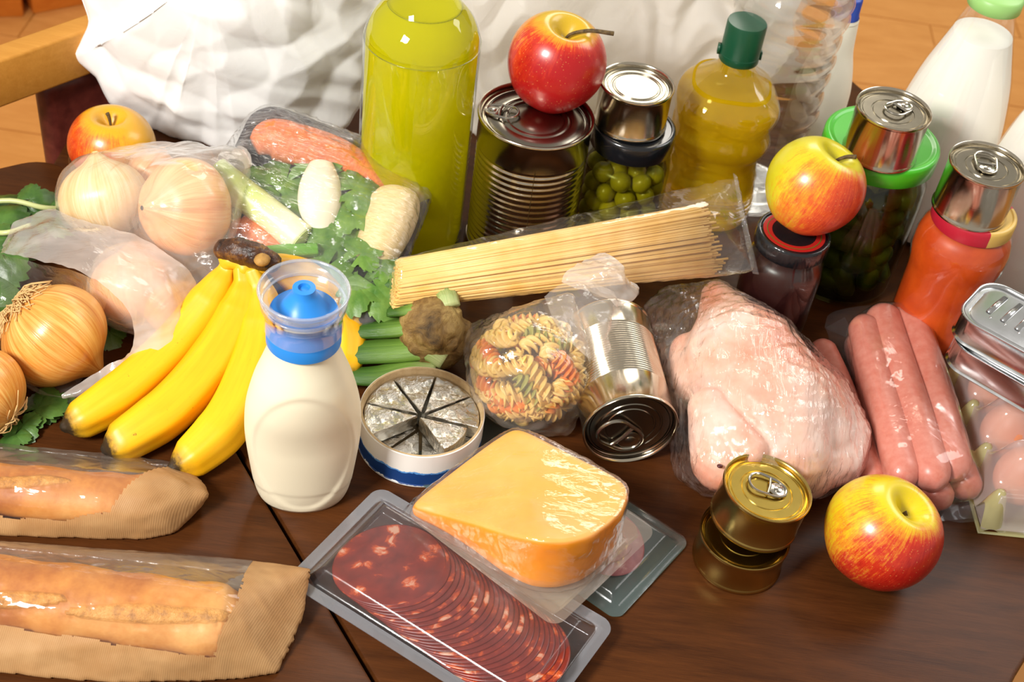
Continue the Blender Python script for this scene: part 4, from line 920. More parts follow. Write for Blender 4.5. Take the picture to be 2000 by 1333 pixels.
def wedge(name, a0, a1, r, z0, z1, label, cat='cheese', off=(0, 0), dz=0, tilt=(0, 0), shrink=.0007, grp=None):
    am = (a0+a1)/2; n = 9; cx, cy = off
    r_in = .0035; prof = [(math.cos(am)*r_in, math.sin(am)*r_in)]
    arc_ = [(r*math.cos(a), r*math.sin(a)) for a in np.linspace(a0+.012, a1-.012, n)]
    pts = np.array([(math.cos(am)*r_in, math.sin(am)*r_in)]+arc_); 
    dense = []
    for i in range(len(pts)):
        p, q = pts[i], pts[(i+1) % len(pts)]; k = 8 if i in (0, len(pts)-1) else 1
        for j in range(k): dense.append(p+(q-p)*j/k)
    pts = np.array(dense); c = pts.mean(0)
    ins = lambda s: c+(pts-c)*(1-s/.02)
    loops = [(ins(.0008), z0), (ins(.0002), z0+.0008), (ins(.0001), z1-.0010), (ins(.0003), z1-.0003), (ins(.0008), z1)]+[(ins(.0008+.0022*k), z1+.0001) for k in range(1, 8)]
    V, F = prism(loops)
    V = np.array(V); V[:, :2] -= c; V[:, 2] -= z0; V = V+(creases(V+c[0]*7+c[1]*11, 110, 5, 2)*.00035)[:, None]*np.array([0.6, .6, 1.2])
    o = mk(name, V, F, m_foil, None); sm_mod(fixn(o), 30); o.location = (xb[0]+c[0]+cx, xb[1]+c[1]+cy, z0+dz); o.rotation_euler = (tilt[0], tilt[1], 0)
    tag(o, label, cat, grp); return o
def az(px, py, z=.027): q = P(px, py, z); return math.atan2(q[1]-xb[1], q[0]-xb[0])
a_base = az(935, 838)
lab = {0: 'foil cheese triangle at the right in the round box, just above the loose one', 1: 'foil cheese triangle at the upper right of the round box', 2: 'widest-lit foil cheese triangle at the very back of the round box', 3: 'foil cheese triangle at the upper left of the round box', 4: 'foil cheese triangle at the left of the round box with its cut side showing', }
rw = rx*.925; st = 2*PI/8
for k in range(5): wedge('cheese_triangle', a_base+k*st, a_base+(k+1)*st, rw, .0150, .0275, lab[k])
am = a_base-.5*st
wedge('cheese_triangle', a_base-st, a_base, rw*.92, .0150, .0275, 'loose foil cheese triangle pulled forward and raised in the round box', off=(-.003*math.cos(am)-.002, -.003*math.sin(am)-.003), dz=.0008, tilt=(-.05, .03))
for k in range(8): wedge('cheese_triangle', a_base+(k+.3)*st, a_base+(k+1.3)*st, rw, .0016, .0138, 'foil cheese triangle of the lower layer in the round box', grp='lower layer of cheese triangles')
# ------------------------------------------------------------ flat packs
def plane_pack(A, B, D, z, r=.008):
    a, b, d = P(*A, z), P(*B, z), P(*D, z); u = b-a; Lu = np.linalg.norm(u); u /= Lu; v = np.array([-u[1], u[0], 0])
    if v@(d-b) < 0: v = -v
    Lv = abs(v@(d-b)); return a, u, v, Lu, Lv
def sheet(a, u, v, Lu, Lv, hf, nx=90, ny=60, r=.008):
    V = []; F = []
    for i in range(nx+1):
        for j in range(ny+1):
            x, y = Lu*i/nx, Lv*j/ny
            # squeeze the corners round
            dx = max(r-x, x-(Lu-r), 0); dy = max(r-y, y-(Lv-r), 0)
            if dx > 0 and dy > 0:
                m_ = max(dx, dy); q = math.hypot(dx, dy)
                k = m_/q; x = (r-dx*k if x < Lu/2 else Lu-r+dx*k); y = (r-dy*k if y < Lv/2 else Lv-r+dy*k)
            e_ = min(x, Lu-x, y, Lv-y); V.append(a+u*x+v*y+np.array([0, 0, hf(x, y, e_)]))
    for i in range(nx):
        for j in range(ny): q = i*(ny+1)+j; F.append((q, q+1, q+ny+2, q+ny+1))
    return np.array(V), F
def sst(x, a, b): t = min(1, max(0, (x-a)/(b-a))); return t*t*(3-2*t)
# teal salami pack, underneath
m_teal = film('teal_tray_plastic', .45, tint='#bcd0cc', milk='#7fa39c', gl=.05, rough=.15, fscale=25, bst=.15)
m_clear = film('clear_pack_film', .045, tint='#f2f2f4', milk='#cfcdd2', gl=.02, rough=.14, fscale=16, stretch=(1, 2, 1), bst=.16, hvar=.05)
m_edge = film('pack_flange', .38, milk='#b9bcc2', gl=.06, rough=.18, fscale=22, bst=.15)
a, u, v, Lu, Lv = plane_pack((1205, 1215), (1348, 1060), (1240, 1000), .0015); Lv = .20
tp = thing('salami_pack', 'sea-green tinted pack of sliced salami, mostly under the cheese, at its right', 'pack', (a[0], a[1], 0))
V, F = sheet(a, u, v, Lu, Lv, lambda x, y, e: .0006+.0005*sst(e, 0, .002), 50, 90); mk('tray', V, F, m_teal, tp, world=True)
V, F = sheet(a, u, v, Lu, Lv, lambda x, y, e: .002+.007*sst(e, .006, .014), 50, 90); mk('clear_film', V, F, m_clear, tp, world=True)
def meat_mat(name, base, fat, mid, edge):
    m = NM(name); oi = m.n('ObjectInfo'); vv = m.n('VectorMath', {0: m.obj(), 1: (0, 0, 0)}, operation='ADD')
    m.t.links.new(m.n('VectorMath', {0: (5.3, 2.1, 3.7), 'Scale': oi.outputs['Random']}, operation='SCALE').outputs[0], vv.inputs[1])
    vo = m.n('TexVoronoi', {'Vector': vv.outputs[0], 'Scale': 62.0, 'Randomness': 1.0}); no = m.noise(vv.outputs[0], 90, 4, .65, .8)
    f = m.math('ADD', vo.outputs['Distance'], m.math('MULTIPLY_ADD', no, 1.4, -.70))
    cl = m.ramp(f, [(.05, fat), (.20, mid), (.34, base), (.9, edge)])
    return m.done(m.pbr(base=cl.outputs[0], rough=.35, normal=m.bump(no, .15, .001)))
m_salami = meat_mat('salami', '#b56668', '#e2c2ba', '#c98a86', '#9c4c50'); m_chor = meat_mat('chorizo', '#84281a', '#d3a084', '#c45018', '#6a1c12')
def disc(r, t, n=56, wob=.02, seed=0):
    rs = np.random.RandomState(seed); V, F = lathe([(0, 0), (r*.5, 0), (r*.97, 0), (r, t*.3), (r, t*.7), (r*.97, t), (r*.5, t), (0, t)], n)
    V = np.array(V); a = np.arctan2(V[:, 1], V[:, 0]); s = 1+wob*np.sin(2*a+rs.rand()*6)+wob*.6*np.sin(3*a+rs.rand()*6); V[:, 0] *= s; V[:, 1] *= s; return V, F
dm = mk('salami_slice', *disc(.029, .0013), mat=m_salami); p0 = a+u*Lu*.52+v*.045+np.array([0, 0, .0025])
for k in range(7):
    o = dm if k == 0 else bpy.data.objects.new('salami_slice', dm.data)
    if k: COL.objects.link(o)
    o.location = tuple(p0+v*(.010*k)+np.array([0, 0, .0012+.0001*k])); o.rotation_euler = (0, 0, k*1.3); o.rotation_euler[0] = .10*v[1]; o.rotation_euler[1] = -.10*v[0]
    tag(o, 'pink salami slice in the sea-green pack', 'meat slice', 'salami slices under the cheese')
# chorizo pack
zb_ = .0115
a = P(740, 950, zb_); v = P(1203, 1222, zb_)-a; Lv = np.linalg.norm(v); v /= Lv; u = np.array([v[1], -v[0], 0]); Lu = abs((P(553, 1098, zb_)-a)@u)+.012
cpk = thing('chorizo_pack', 'clear vacuum pack of red chorizo slices lying under the cheese pack', 'pack', (a[0], a[1], 0))
V, F = sheet(a, u, v, Lu, Lv, lambda x, y, e: -.0105*sst(e, .007, .012)+0*.0, 70, 110, .010); mk('tray', V, F, m_clear, cpk, world=True)
V, F = sheet(a, u, v, Lu, Lv, lambda x, y, e: .0006+.0105*sst(e, .008, .020)+.0002*math.sin(x*120+y*60)*sst(e, .02, .03), 90, 130, .010); mk('clear_film', V, F, m_clear, cpk, world=True)
# flange as a ring
ou = rrect(Lu, Lv, .010, 8)+np.array([Lu/2, Lv/2]); inn = rrect(Lu-.016, Lv-.016, .008, 8)+np.array([Lu/2, Lv/2])
def ringmesh(zt, zl):
    n = len(ou); V = [a+u*x+v*y+np.array([0, 0, z]) for pts, z in ((ou, zt), (inn, zt), (inn, zl), (ou, zl)) for x, y in pts]
    return V, [(k*n+j, k*n+(j+1) % n, ((k+1) % 4)*n+(j+1) % n, ((k+1) % 4)*n+j) for k in range(4) for j in range(n)]
mk('flange', *ringmesh(.0008, 0), mat=m_edge, parent=cpk, world=True, smooth=False)
q0 = P(762, 1092, .018); q1 = P(1000, 1262, .018); dd = (q1-q0); LL_ = np.linalg.norm(dd); dd /= LL_
rc_ = 112*depth(q0)/FPX
cm_ = None; N_ = 26
tiltv = .24; ax = Vector((0, 0, 1)).cross(Vector(dd))
for k in range(N_):
    if cm_ is None: o = mk('chorizo_slice', *disc(rc_, .0011, 64), mat=m_chor); cm_ = o.data
    else: o = bpy.data.objects.new('chorizo_slice', cm_); COL.objects.link(o)
    c = q0+dd*(LL_*k/(N_-1)); o.location = (c[0], c[1], .0112-.0*k)
    o.rotation_euler = (Matrix.Rotation(-tiltv*(1.0 if k else .9), 4, ax) @ Matrix.Rotation(k*.7*0+.3, 4, 'Z')).to_euler()
    if k == 0: tag(o, 'topmost marbled chorizo slice fully visible at the left end of the pack', 'meat slice', 'fanned chorizo slices')
    else: tag(o, 'chorizo slice overlapping in the fan inside the clear pack', 'meat slice', 'fanned chorizo slices')
# cheese pack
zt_ = .026
a, u, v, Lu, Lv = plane_pack((790, 1005), (1085, 1230), (1295, 1045), zt_); u0, v0 = u, v
ckp = thing('cheese_pack', 'wedge of yellow cheese with orange rind vacuum-packed on a clear tray', 'cheese', (a[0], a[1], 0))
V, F = sheet(a, u, v, Lu, Lv, lambda x, y, e: .0006, 60, 60, .010); mk('flange', V, F, film('cheese_flange', .30, milk='#e6d6c4', gl=.05, rough=.18, fscale=20, bst=.2), ckp, world=True)
Vb, Fb = sheet(a+u*.007+v*.007, u, v, Lu-.014, Lv-.014, lambda x, y, e: -.0085*sst(e, 0, .006), 50, 50, .010); mk('tray', Vb, Fb, film('cheese_tray', .5, milk='#f0e6c4', gl=.05, fscale=20, bst=.1), ckp, world=True)
outl = [(1002, 836), (1030, 842), (1110, 884), (1195, 926), (1222, 945), (1228, 965), (1218, 995), (1192, 1022), (1155, 1048), (1110, 1060), (1060, 1060), (1000, 1048), (930, 1024), (850, 1002), (812, 992), (808, 982), (822, 968), (890, 915), (960, 862)]
def ctop(px): return .040+(.080-.040)*sst(px, 790, 1090)
O3 = []
for i in range(len(outl)):
    p, q = outl[i], outl[(i+1) % len(outl)]
    for t in np.linspace(0, 1, 6, endpoint=False):
        px, py = p[0]+(q[0]-p[0])*t, p[1]+(q[1]-p[1])*t; O3.append(P(px, py, ctop(px)))
O3 = np.array(O3)
for _ in range(4): O3 = (np.roll(O3, 1, 0)+2*O3+np.roll(O3, -1, 0))/4
cen = O3.mean(0); V = []; A = []; n = len(O3)
def crow(s, zf, tv):
    for p in O3:
        d = (p-cen); d[2] = 0; q = cen+d*s; z = zf(p[2]); V.append((q[0], q[1], z)); A.append((0, 0, tv))
zbm = .0275
crow(.94, lambda z: zbm, 0); crow(.985, lambda z: zbm+.003, 0); 
for k in range(1, 9): crow(1.0+.012*math.sin(PI*k/9), lambda z, k=k: zbm+.003+(z-.0035-zbm-.003)*k/8, 0)
crow(.995, lambda z: z-.0015, .4); crow(.98, lambda z: z-.0004, .9)
for k in range(1, 12): 
    s = .965*(1-k/12)+.02
    for p in O3:
        d = p-cen; q = cen+d*s; V.append((q[0], q[1], q[2]+.0000)); A.append((0, 0, 1))
F = []; rows = len(V)//n
for i in range(rows-1):
    for j in range(n): F.append((i*n+j, i*n+(j+1) % n, (i+1)*n+(j+1) % n, (i+1)*n+j))
F.append(tuple(range(n-1, -1, -1))); F.append(tuple((rows-1)*n+j for j in range(n)))
m = NM('gouda'); sp = m.att(); sep = m.n('SeparateXYZ', {0: sp}); no = m.noise(m.obj(), 30, 4, .6); n2 = m.noise(m.obj(), 14, 2)
face = m.ramp(no, [(.3, '#e0a03e'), (.7, '#e9b054')]); rind = m.ramp(n2, [(.3, '#f58a02'), (.7, '#fca00c')])
cl = m.mixc(m.ramp(sep.outputs[2], [(.2, (0, 0, 0, 1)), (.85, (1, 1, 1, 1))]), rind.outputs[0], face.outputs[0])
mk('cheese_block', V, F, m.done(m.pbr(base=cl.outputs[0], rough=.35, sss=0., normal=m.bump(no, .1, .001))), ckp, world=True, attr=A)
topi = len(V)-1-n
for (px, py, s_) in [(1035, 905, .0022), (1085, 970, .0026), (940, 905, .0015), (905, 930, .0012), (1010, 960, .0012)]:
    zc = ctop(px); c = P(px, py, zc-.0002); q = O3[np.argmin(np.abs(O3[:, 0]-c[0]))]
    
hp = [tuple(p+np.array([0, 0, .001])) for p in O3[::2]]+[(cen[0]+(p[0]-cen[0])*1.02, cen[1]+(p[1]-cen[1])*1.02, zbm) for p in O3[::3]]
V, F = hull(hp, .0019, 3, .0014, .0009, 60, 33, 3)
m_ccf = film('cheese_film', .02, gl=.06, rough=.12, fscale=34, stretch=(1, 3.2, 1), rot=(0, 0, .9), bst=.6, hvar=.06)
mk('cling_film', V, F, m_ccf, ckp, world=True)
sk = [(cen[0]+(p[0]-cen[0])*s, cen[1]+(p[1]-cen[1])*s, z) for s, z in ((1.03, .040), (1.07, .030), (1.13, .0270)) for p in O3]
F = [(i*n+j, i*n+(j+1) % n, (i+1)*n+(j+1) % n, (i+1)*n+j) for i in range(2) for j in range(n)]
mk('film_skirt', wrinkle(sk, F, .0012, 70, 6), F, m_ccf, ckp, world=True)
# ------------------------------------------------------------ spaghetti pack
sA, sB, sC_, sD_ = P(836, 500, .088), P(1368, 402, .112), P(820, 588, .052), P(1386, 532, .066)
spk = thing('spaghetti_pack', 'clear pack of dry spaghetti leaning against the tins, oil bottle and olive jar', 'pack', P(1110, 500, .05))
su = (sB-sA); su /= np.linalg.norm(su); Ls = np.linalg.norm(sB-sA)
snn = np.cross(su, sC_-sA); snn /= np.linalg.norm(snn); snn = snn if snn[2] > 0 else -snn
rs = np.random.RandomState(5); Vs = []; Fs = []; hp = []
for k in range(620):
    t = rs.rand(); lay = rs.rand(); h = .0125*math.sqrt(max(0, 1-(2*t-1)**2*.92))
    st_ = sA+(sC_-sA)*t; en = sB+(sD_-sB)*t; w_ = (lay*2-1)*h; 
    a_ = st_+snn*w_-su*rs.uniform(0, .004)-su*.02; b_ = en+snn*w_*rs.uniform(.9, 1.0)+su*rs.normal(0, .0035)+(sC_-sA)*rs.normal(0, .006)
    if rs.rand() < .03: b_ = b_+su*.010
    V, F, _ = tube([a_, (a_+b_)/2+snn*rs.normal(0, .0004), b_], .00105, 5); n0_ = len(Vs); Vs += V.tolist(); Fs += [tuple(i+n0_ for i in f) for f in F]; hp += [V[0].tolist(), V[-1].tolist()]
m = NM('dry_spaghetti'); no = m.noise(m.obj(), 40, 2); cl = m.ramp(no, [(.3, '#e8b65e'), (.7, '#f4cc86')])
so = mk('spaghetti', Vs, Fs, m.done(m.pbr(base=cl.outputs[0], rough=.45)), spk, world=True); so['kind'] = 'stuff'
eb = [P(1440, 345, .105), P(1478, 530, .085), P(1452, 440, .085)]
V, F = hull(hp+[tuple(p) for p in eb], .0028, 4, .0012, .0010, 40, 17)
m_spf = film('spaghetti_film', .015, gl=.04, rough=.07, fscale=14, stretch=(1, 2, 1), bst=.5, hvar=.05)
mk('clear_film', V, F, m_spf, spk, world=True)
V, F = loft([[(1432, 338, .107), (1445, 420, .098), (1462, 500, .088), (1470, 535, .083)], [(1440, 345, .108), (1455, 420, .100), (1474, 500, .088), (1482, 537, .083)]], 30, 5, .0008, 60, 3)
mk('sealed_end', V, F, film('sealed_seam', .12, gl=.08, rough=.1, fscale=50, stretch=(1, 6, 1), bst=.6), spk, world=True)
# ------------------------------------------------------------ fusilli bag
mats_f = [dotted('yellow_fusilli', '#e0b85c', '#ecca7c', 60, .45, .1), dotted('orange_fusilli', '#e0701e', '#ee9440', 60, .45, .1), dotted('green_fusilli', '#8c8a3c', '#a5a04e', 60, .45, .1)]
def fusilli():
    n = 18; m_ = 34; V = []; F = []; L = .038
    for i in range(m_):
        s = i/(m_-1); tw = 2*PI*1.9*s; taper = 1-.35*abs(2*s-1)**6
        for j in range(n):
            a = 2*PI*j/n; r = .0016+.0062*(abs(math.cos(1.5*a)))**1.6; r *= taper; V.append((r*math.cos(a+tw), r*math.sin(a+tw), (s-.5)*L))
    for i in range(m_-1):
        for j in range(n): F.append((i*n+j, i*n+(j+1) % n, (i+1)*n+(j+1) % n, (i+1)*n+j))
    F += [tuple(range(n-1, -1, -1)), tuple((m_-1)*n+j for j in range(n))]; return V, F
fV, fF = fusilli(); fm = []
for mt in mats_f:
    me = bpy.data.meshes.new('pasta_spiral'); me.from_pydata(fV, [], fF); me.materials.append(mt); me.polygons.foreach_set('use_smooth', [True]*len(me.polygons)); fm.append(me)
pc_ = P(1035, 722, .043); rr_ = np.array([.0435, .0435, .0375]); rs = np.random.RandomState(9); fp = []
labs = ['yellow twisted pasta spiral inside the tied bag', 'orange twisted pasta spiral inside the tied bag', 'green twisted pasta spiral inside the tied bag']
vd = (CC-pc_)/np.linalg.norm(CC-pc_)
for k in range(72):
    for _ in range(30):
        d = rs.randn(3); d /= np.linalg.norm(d); rad = rs.choice([1.0, .72, .45], p=[.68, .22, .10])
        if d@vd > -.35: break
    p = pc_+d*rr_*rad*.88; 
    if p[2] < .007: p[2] = .007+rs.rand()*.004
    t1_ = np.cross(d, rs.randn(3)); t1_ /= np.linalg.norm(t1_)
    if abs(t1_[2]) > .8: t1_ = np.cross(d, t1_)
    ci = rs.choice([0, 0, 0, 0, 1, 2], p=[.18, .18, .18, .18, .18, .10])
    o = bpy.data.objects.new('pasta_spiral', fm[ci]); COL.objects.link(o); o.location = tuple(p); o.rotation_euler = Vector(t1_).to_track_quat('Z', 'Y').to_euler(); o.scale = (1, 1, rs.uniform(.75, 1.0))
    tag(o, labs[ci], 'pasta', labs[ci].split()[0]+' spirals in the tied pasta bag')
hp = np.array(ellips(pc_+np.array([0, 0, -.002]), rr_+np.array([.005, .005, .005]), n=20)[0]); hp = floor_clamp(hp, .0025).tolist()
hp += [tuple(P(1120, 575, .092)), tuple(P(1065, 585, .090)), tuple(P(905, 640, .03)), tuple(P(1070, 850, .004)), tuple(P(1110, 850, .004))]
V, F = hull(hp, .0020, 4, .0014, .0020, 50, 28, 3)
pb_ = thing('pasta_bag', 'tied clear plastic bag of three-coloured pasta spirals beside the lying tin', 'bag', (pc_[0], pc_[1], 0))
m_pf = film('pasta_bag_film', .10, milk='#f6efe4', gl=.06, rough=.10, fscale=30, stretch=(1, 2.2, 1), rot=(0, 0, 1.2), bst=.7, hvar=.14)
mk('bag_film', V, F, m_pf, pb_, world=True)
V, F = loft([[(1062, 578, .095), (1090, 640, .096), (1150, 700, .088), (1180, 705, .078)], [(1085, 560, .100), (1130, 610, .104), (1170, 660, .098), (1192, 660, .086)], [(1105, 545, .104), (1150, 570, .110), (1190, 610, .104), (1205, 620, .092)], [(1110, 538, .100), (1160, 545, .106), (1205, 580, .100), (1215, 600, .09)]], 50, 26, .003, 45, 31)
mk('bag_neck', V, F, m_milky, pb_, world=True)
V, F = loft([[(1098, 552, .098), (1110, 530, .104), (1135, 508, .110), (1182, 494, .114)], [(1130, 565, .102), (1150, 545, .112), (1175, 525, .120), (1200, 502, .118)], [(1180, 580, .100), (1190, 560, .110), (1205, 545, .116), (1215, 518, .116)], [(1205, 600, .096), (1222, 590, .100), (1238, 575, .104), (1222, 540, .110)], [(1200, 590, .090), (1235, 588, .094), (1250, 562, .098), (1225, 545, .104)]], 46, 30, .0032, 50, 44)
mk('bag_top', V, F, m_milky2, pb_, world=True)
# ------------------------------------------------------------ chicken
def cap_px(a, b, n=10):
    pa, pb = P(a[0], a[1], a[2]), P(b[0], b[1], b[2]); return capsule(pa, pb, a[3]*depth(pa)/FPX, b[3]*depth(pb)/FPX, n)
L_ = [cap_px((1398, 578, .052, 30), (1425, 640, .052, 66)), cap_px((1425, 640, .052, 66), (1452, 720, .050, 126), 8), cap_px((1452, 720, .048, 126), (1500, 800, .046, 132), 8), cap_px((1500, 800, .046, 132), (1530, 885, .042, 92), 8),
      cap_px((1385, 800, .060, 44), (1410, 900, .042, 62)), cap_px((1395, 805, .064, 34), (1465, 880, .062, 34)), cap_px((1400, 900, .030, 52), (1440, 930, .024, 44)),
      cap_px((1640, 762, .030, 22), (1662, 850, .030, 38)), cap_px((1662, 850, .030, 38), (1640, 900, .030, 46)), cap_px((1640, 905, .030, 44), (1560, 925, .028, 52)),
      cap_px((1480, 930, .028, 44), (1580, 925, .030, 52)), cap_px((1345, 690, .040, 40), (1360, 740, .040, 50)), cap_px((1560, 790, .040, 90), (1610, 860, .036, 60))]
V, F, N = blob(L_, .0017, 5)
V = V+N*(.0007*creases(V, 50, 2, 2))[:, None]; V = floor_clamp(V, .003)
m = NM('chicken_skin'); n1 = m.noise(m.obj(), 14, 5, .6); n2 = m.noise(m.obj(), 260, 3, .6); n3 = m.noise(m.obj(), 26, 3, .5)
cl = m.ramp(n1, [(.34, '#dd957a'), (.48, '#e6b8a2'), (.62, '#ebcfc2')]); pk_ = m.mixc(m.ramp(n3, [(.56, (0, 0, 0, 1)), (.76, (.55, .55, .55, 1))]), cl.outputs[0], C('#dd8a72'))
ck = thing('chicken', 'whole raw chicken wrapped in cling film beside the lying tin', 'chicken', P(1480, 780, 0))
mk('chicken_body', V, F, m.done(m.pbr(base=pk_.outputs[0], rough=.42, sss=.12, sssc=.006, sssr=(1, .5, .3), normal=m.bump(n2, .25, .0008))), ck, world=True)
mk('wing_tip_spot', *ellips(P(1406, 911, .058), (.0022, .0018, .0012), n=12), mat=plain('dark_blood_spot', '#4a1216', .4), parent=ck, world=True)
ex = [P(1258, 596, .040), P(1290, 565, .045), P(1300, 700, .04), P(1320, 860, .012), P(1318, 930, .004), P(1375, 968, .004), P(1480, 975, .004), P(1600, 972, .004), P(1695, 900, .014), P(1700, 860, .02), P(1640, 740, .045)]
V2, F2 = hull(V[::23].tolist()+[tuple(p) for p in ex], .0017, 3, .0014, .0014, 70, 14, 3)
V2 = floor_clamp(V2)
m_chf = film('chicken_film', .02, gl=.07, rough=.10, fscale=48, stretch=(3.6, 1.0, 1), rot=(0, 0, -.45), bst=1.0, hvar=.12)
mk('cling_film', V2, F2, m_chf, ck, world=True)
# ------------------------------------------------------------ sausages
m = NM('frankfurter_skin'); no = m.noise(m.obj(), 160, 4, .6); cl = m.ramp(no, [(.35, '#ca7562'), (.65, '#d38876')]); m_sau = m.done(m.pbr(base=cl.outputs[0], rough=.34, sss=.05, sssc=.004, normal=m.bump(m.noise(m.obj(), 60, 3), .08, .001)))
def sausage(pts, rp, label, pack=[]):
    W = cr([P(*p) for p in pts], 44); r = rp*depth(W[20])/FPX; s = np.linspace(0, 1, 44)
    R_ = r*np.interp(s, [0, .008, .03, .07, .93, .97, .992, 1], [.05, .42, .78, 1, 1, .80, .45, .05])
    V, F, A = tube(W, R_, 28); V = floor_clamp(V, .001); c0 = W[0]; t = mk('sausage', V-c0, F, m_sau, None, attr=A); t.location = tuple(c0); tag(t, label, 'sausage'); pack += V[::5].tolist(); return pack
pk1 = []
sausage([(1700, 640, .012), (1745, 760, .012), (1800, 900, .012), (1842, 992, .012)], 30, 'lower pink sausage ending lowest, below the middle one of the front pack', pk1)
sausage([(1760, 640, .012), (1810, 760, .012), (1860, 880, .012), (1893, 970, .012)], 31, 'lower pink sausage at the right end of the front pack', pk1)
sausage([(1668, 655, .012), (1700, 760, .012), (1740, 860, .012), (1790, 950, .012)], 28, 'lower pink sausage hidden under the left one of the front pack', pk1)
sausage([(1684, 622, .031), (1705, 720, .031), (1738, 830, .031), (1768, 950, .031)], 33, 'upper pink sausage at the left of the front pack', pk1)
sausage([(1718, 603, .033), (1745, 690, .033), (1785, 810, .033), (1828, 955, .033)], 36, 'middle upper pink sausage of the front pack, the longest', pk1)
sausage([(1766, 600, .032), (1800, 690, .032), (1835, 800, .032), (1868, 935, .032)], 34, 'upper pink sausage at the right of the front pack, next to the eggs', pk1)
sp1 = thing('sausage_pack', 'clear vacuum pack of pink sausages between the chicken and the egg box', 'pack', P(1780, 800, 0))
m_saf = film('sausage_film', .02, gl=.03, rough=.08, fscale=20, stretch=(1, 1, 3), bst=.4, hvar=.03)
V, F = hull(pk1, .0022, 2, .0012, .0004, 50, 3); mk('clear_film', V, F, m_saf, sp1, world=True)
V, F = loft([[(1612, 640, .016), (1640, 720, .012), (1700, 880, .008), (1740, 960, .004), (1850, 1016, .003), (1905, 1020, .003)], [(1650, 620, .02), (1690, 700, .018), (1740, 860, .012), (1790, 960, .010), (1860, 990, .008), (1900, 985, .008)]], 50, 8, .0012, 60, 5)
mk('film_flange', V, F, m_clear, sp1, world=True)
V, F = loft([[(1610, 640, .016), (1622, 612, .018), (1670, 600, .02), (1715, 595, .022)], [(1650, 660, .018), (1670, 640, .02), (1700, 625, .024), (1730, 612, .028)]], 30, 8, .0008, 60, 7)
mk('film_flange', V, F, m_clear, sp1, world=True)
V, F = loft([[(1835, 1018, .003), (1870, 1016, .003), (1905, 1015, .003), (1918, 1040, .001)], [(1850, 985, .006), (1875, 985, .006), (1896, 980, .008), (1915, 1010, .006)]], 30, 8, .0008, 60, 8)
mk('film_flange', V, F, m_clear, sp1, world=True)
pk2 = []
sausage([(1598, 668, .016), (1640, 760, .014), (1690, 900, .012), (1712, 960, .012)], 29, 'dark pink sausage half hidden between the chicken and the front pack', pk2)
sausage([(1560, 672, .014), (1600, 760, .012), (1640, 850, .012)], 26, 'pink sausage hidden behind the wrapped chicken', pk2)
# ------------------------------------------------------------ egg box
O = P(1915, 1034, .0); E1 = P(1820, 690, 0); ev = E1-O; Le = np.linalg.norm(ev); ev /= Le; eu = np.array([ev[1], -ev[0], 0]); 
eb_ = thing('egg_box', 'clear plastic egg box of brown eggs at the right edge under the square tins', 'egg box', (O[0], O[1], 0))
p_ = Le/4.15; We = p_*3+.010
m_egg = dotted('brown_eggshell', '#cf8058', '#dd936a', 20, .45, .05)
V, F = ellips((0, 0, 0), (p_*.44, p_*.44, p_*.54), n=36); V = np.array(V); V[:, 0] *= 1-.10*V[:, 2]/(p_*.54); V[:, 1] *= 1-.10*V[:, 2]/(p_*.54)
em = None; egg_l = {}
names = ['nearest', 'second', 'third', 'farthest']
for i in range(4):
    for j in range(3):
        c = O+ev*(.012+p_*(i+.42))+eu*(.006+p_*(j+.5)); 
        if em is None: o = mk('egg', V, F, m_egg); em = o.data
        else: o = bpy.data.objects.new('egg', em); COL.objects.link(o)
        o.location = (c[0], c[1], .0055+p_*.54); o.rotation_euler = (random.uniform(-.05, .05), random.uniform(-.05, .05), 0)
        if j == 0: tag(o, ['brown egg in the box corner nearest the lone front apple', 'second brown egg from the front in the row along the sausages', 'third brown egg from the front in the row along the sausages', 'rearmost brown egg in the row along the sausages'][i], 'egg', 'eggs in the clear box')
        else: tag(o, 'brown egg in the inner rows under the clear lid of the box', 'egg', 'eggs in the clear box')
m_etray = film('cream_egg_tray', .62, tint='#f4f0d0', milk='#e4e0a8', gl=.04, rough=.2, fscale=14, bst=.1)
hE = .0055+p_*1.08
def tray_h(x, y):
    s = 0
    for i in range(5):
        for j in range(4):
            d = math.hypot(x-(.012+p_*(i-.08)), y-(.006+p_*j)); s = max(s, .62*hE*(1-sst(d, .002, p_*.32)))
    return s
def egrid(hf, nx=100, ny=76):
    V = []; F = []; Lx, Ly = Le+.006, We
    for i in range(nx+1):
        for j in range(ny+1):
            x, y = Lx*i/nx, Ly*j/ny; V.append(O-ev*.004-eu*.002+ev*x+eu*y+np.array([0, 0, hf(x-.004, y-.002)]))
    for i in range(nx):
        for j in range(ny): q = i*(ny+1)+j; F.append((q, q+ny+1, q+ny+2, q+1))
    return V, F
V, F = egrid(lambda x, y: .0016+tray_h(x, y)); mk('egg_tray', V, F, m_etray, eb_, world=True)
def lid_h(x, y):
    e_ = min(x+.002, Le-x+.0, y+.0005); base_ = .005+(hE*.55)*sst(e_, .0, .012)
    b = 0
    for i in range(4):
        for j in range(3):
            cx, cy = .012+p_*(i+.42), .006+p_*(j+.5)
            dx, dy = abs(x-cx)/(p_*.46), abs(y-cy)/(p_*.50 if j else p_*.62); q = (dx**3.2+dy**3.2)**(1/3.2); b = max(b, (hE+.0030)*(1-.42*sst(q, .45, 1.02)))
    plt = (hE+.0035)*sst(y, p_*.95, p_*1.10)
    return max(base_, b, plt) if e_ > .004 else base_
V, F = egrid(lid_h, 150, 110)
m_elid = film('egg_lid_plastic', .42, milk='#efe4e4', gl=.02, rough=.16, fscale=8, bst=.1, hvar=.1)
mk('clear_lid', V, F, m_elid, eb_, world=True)
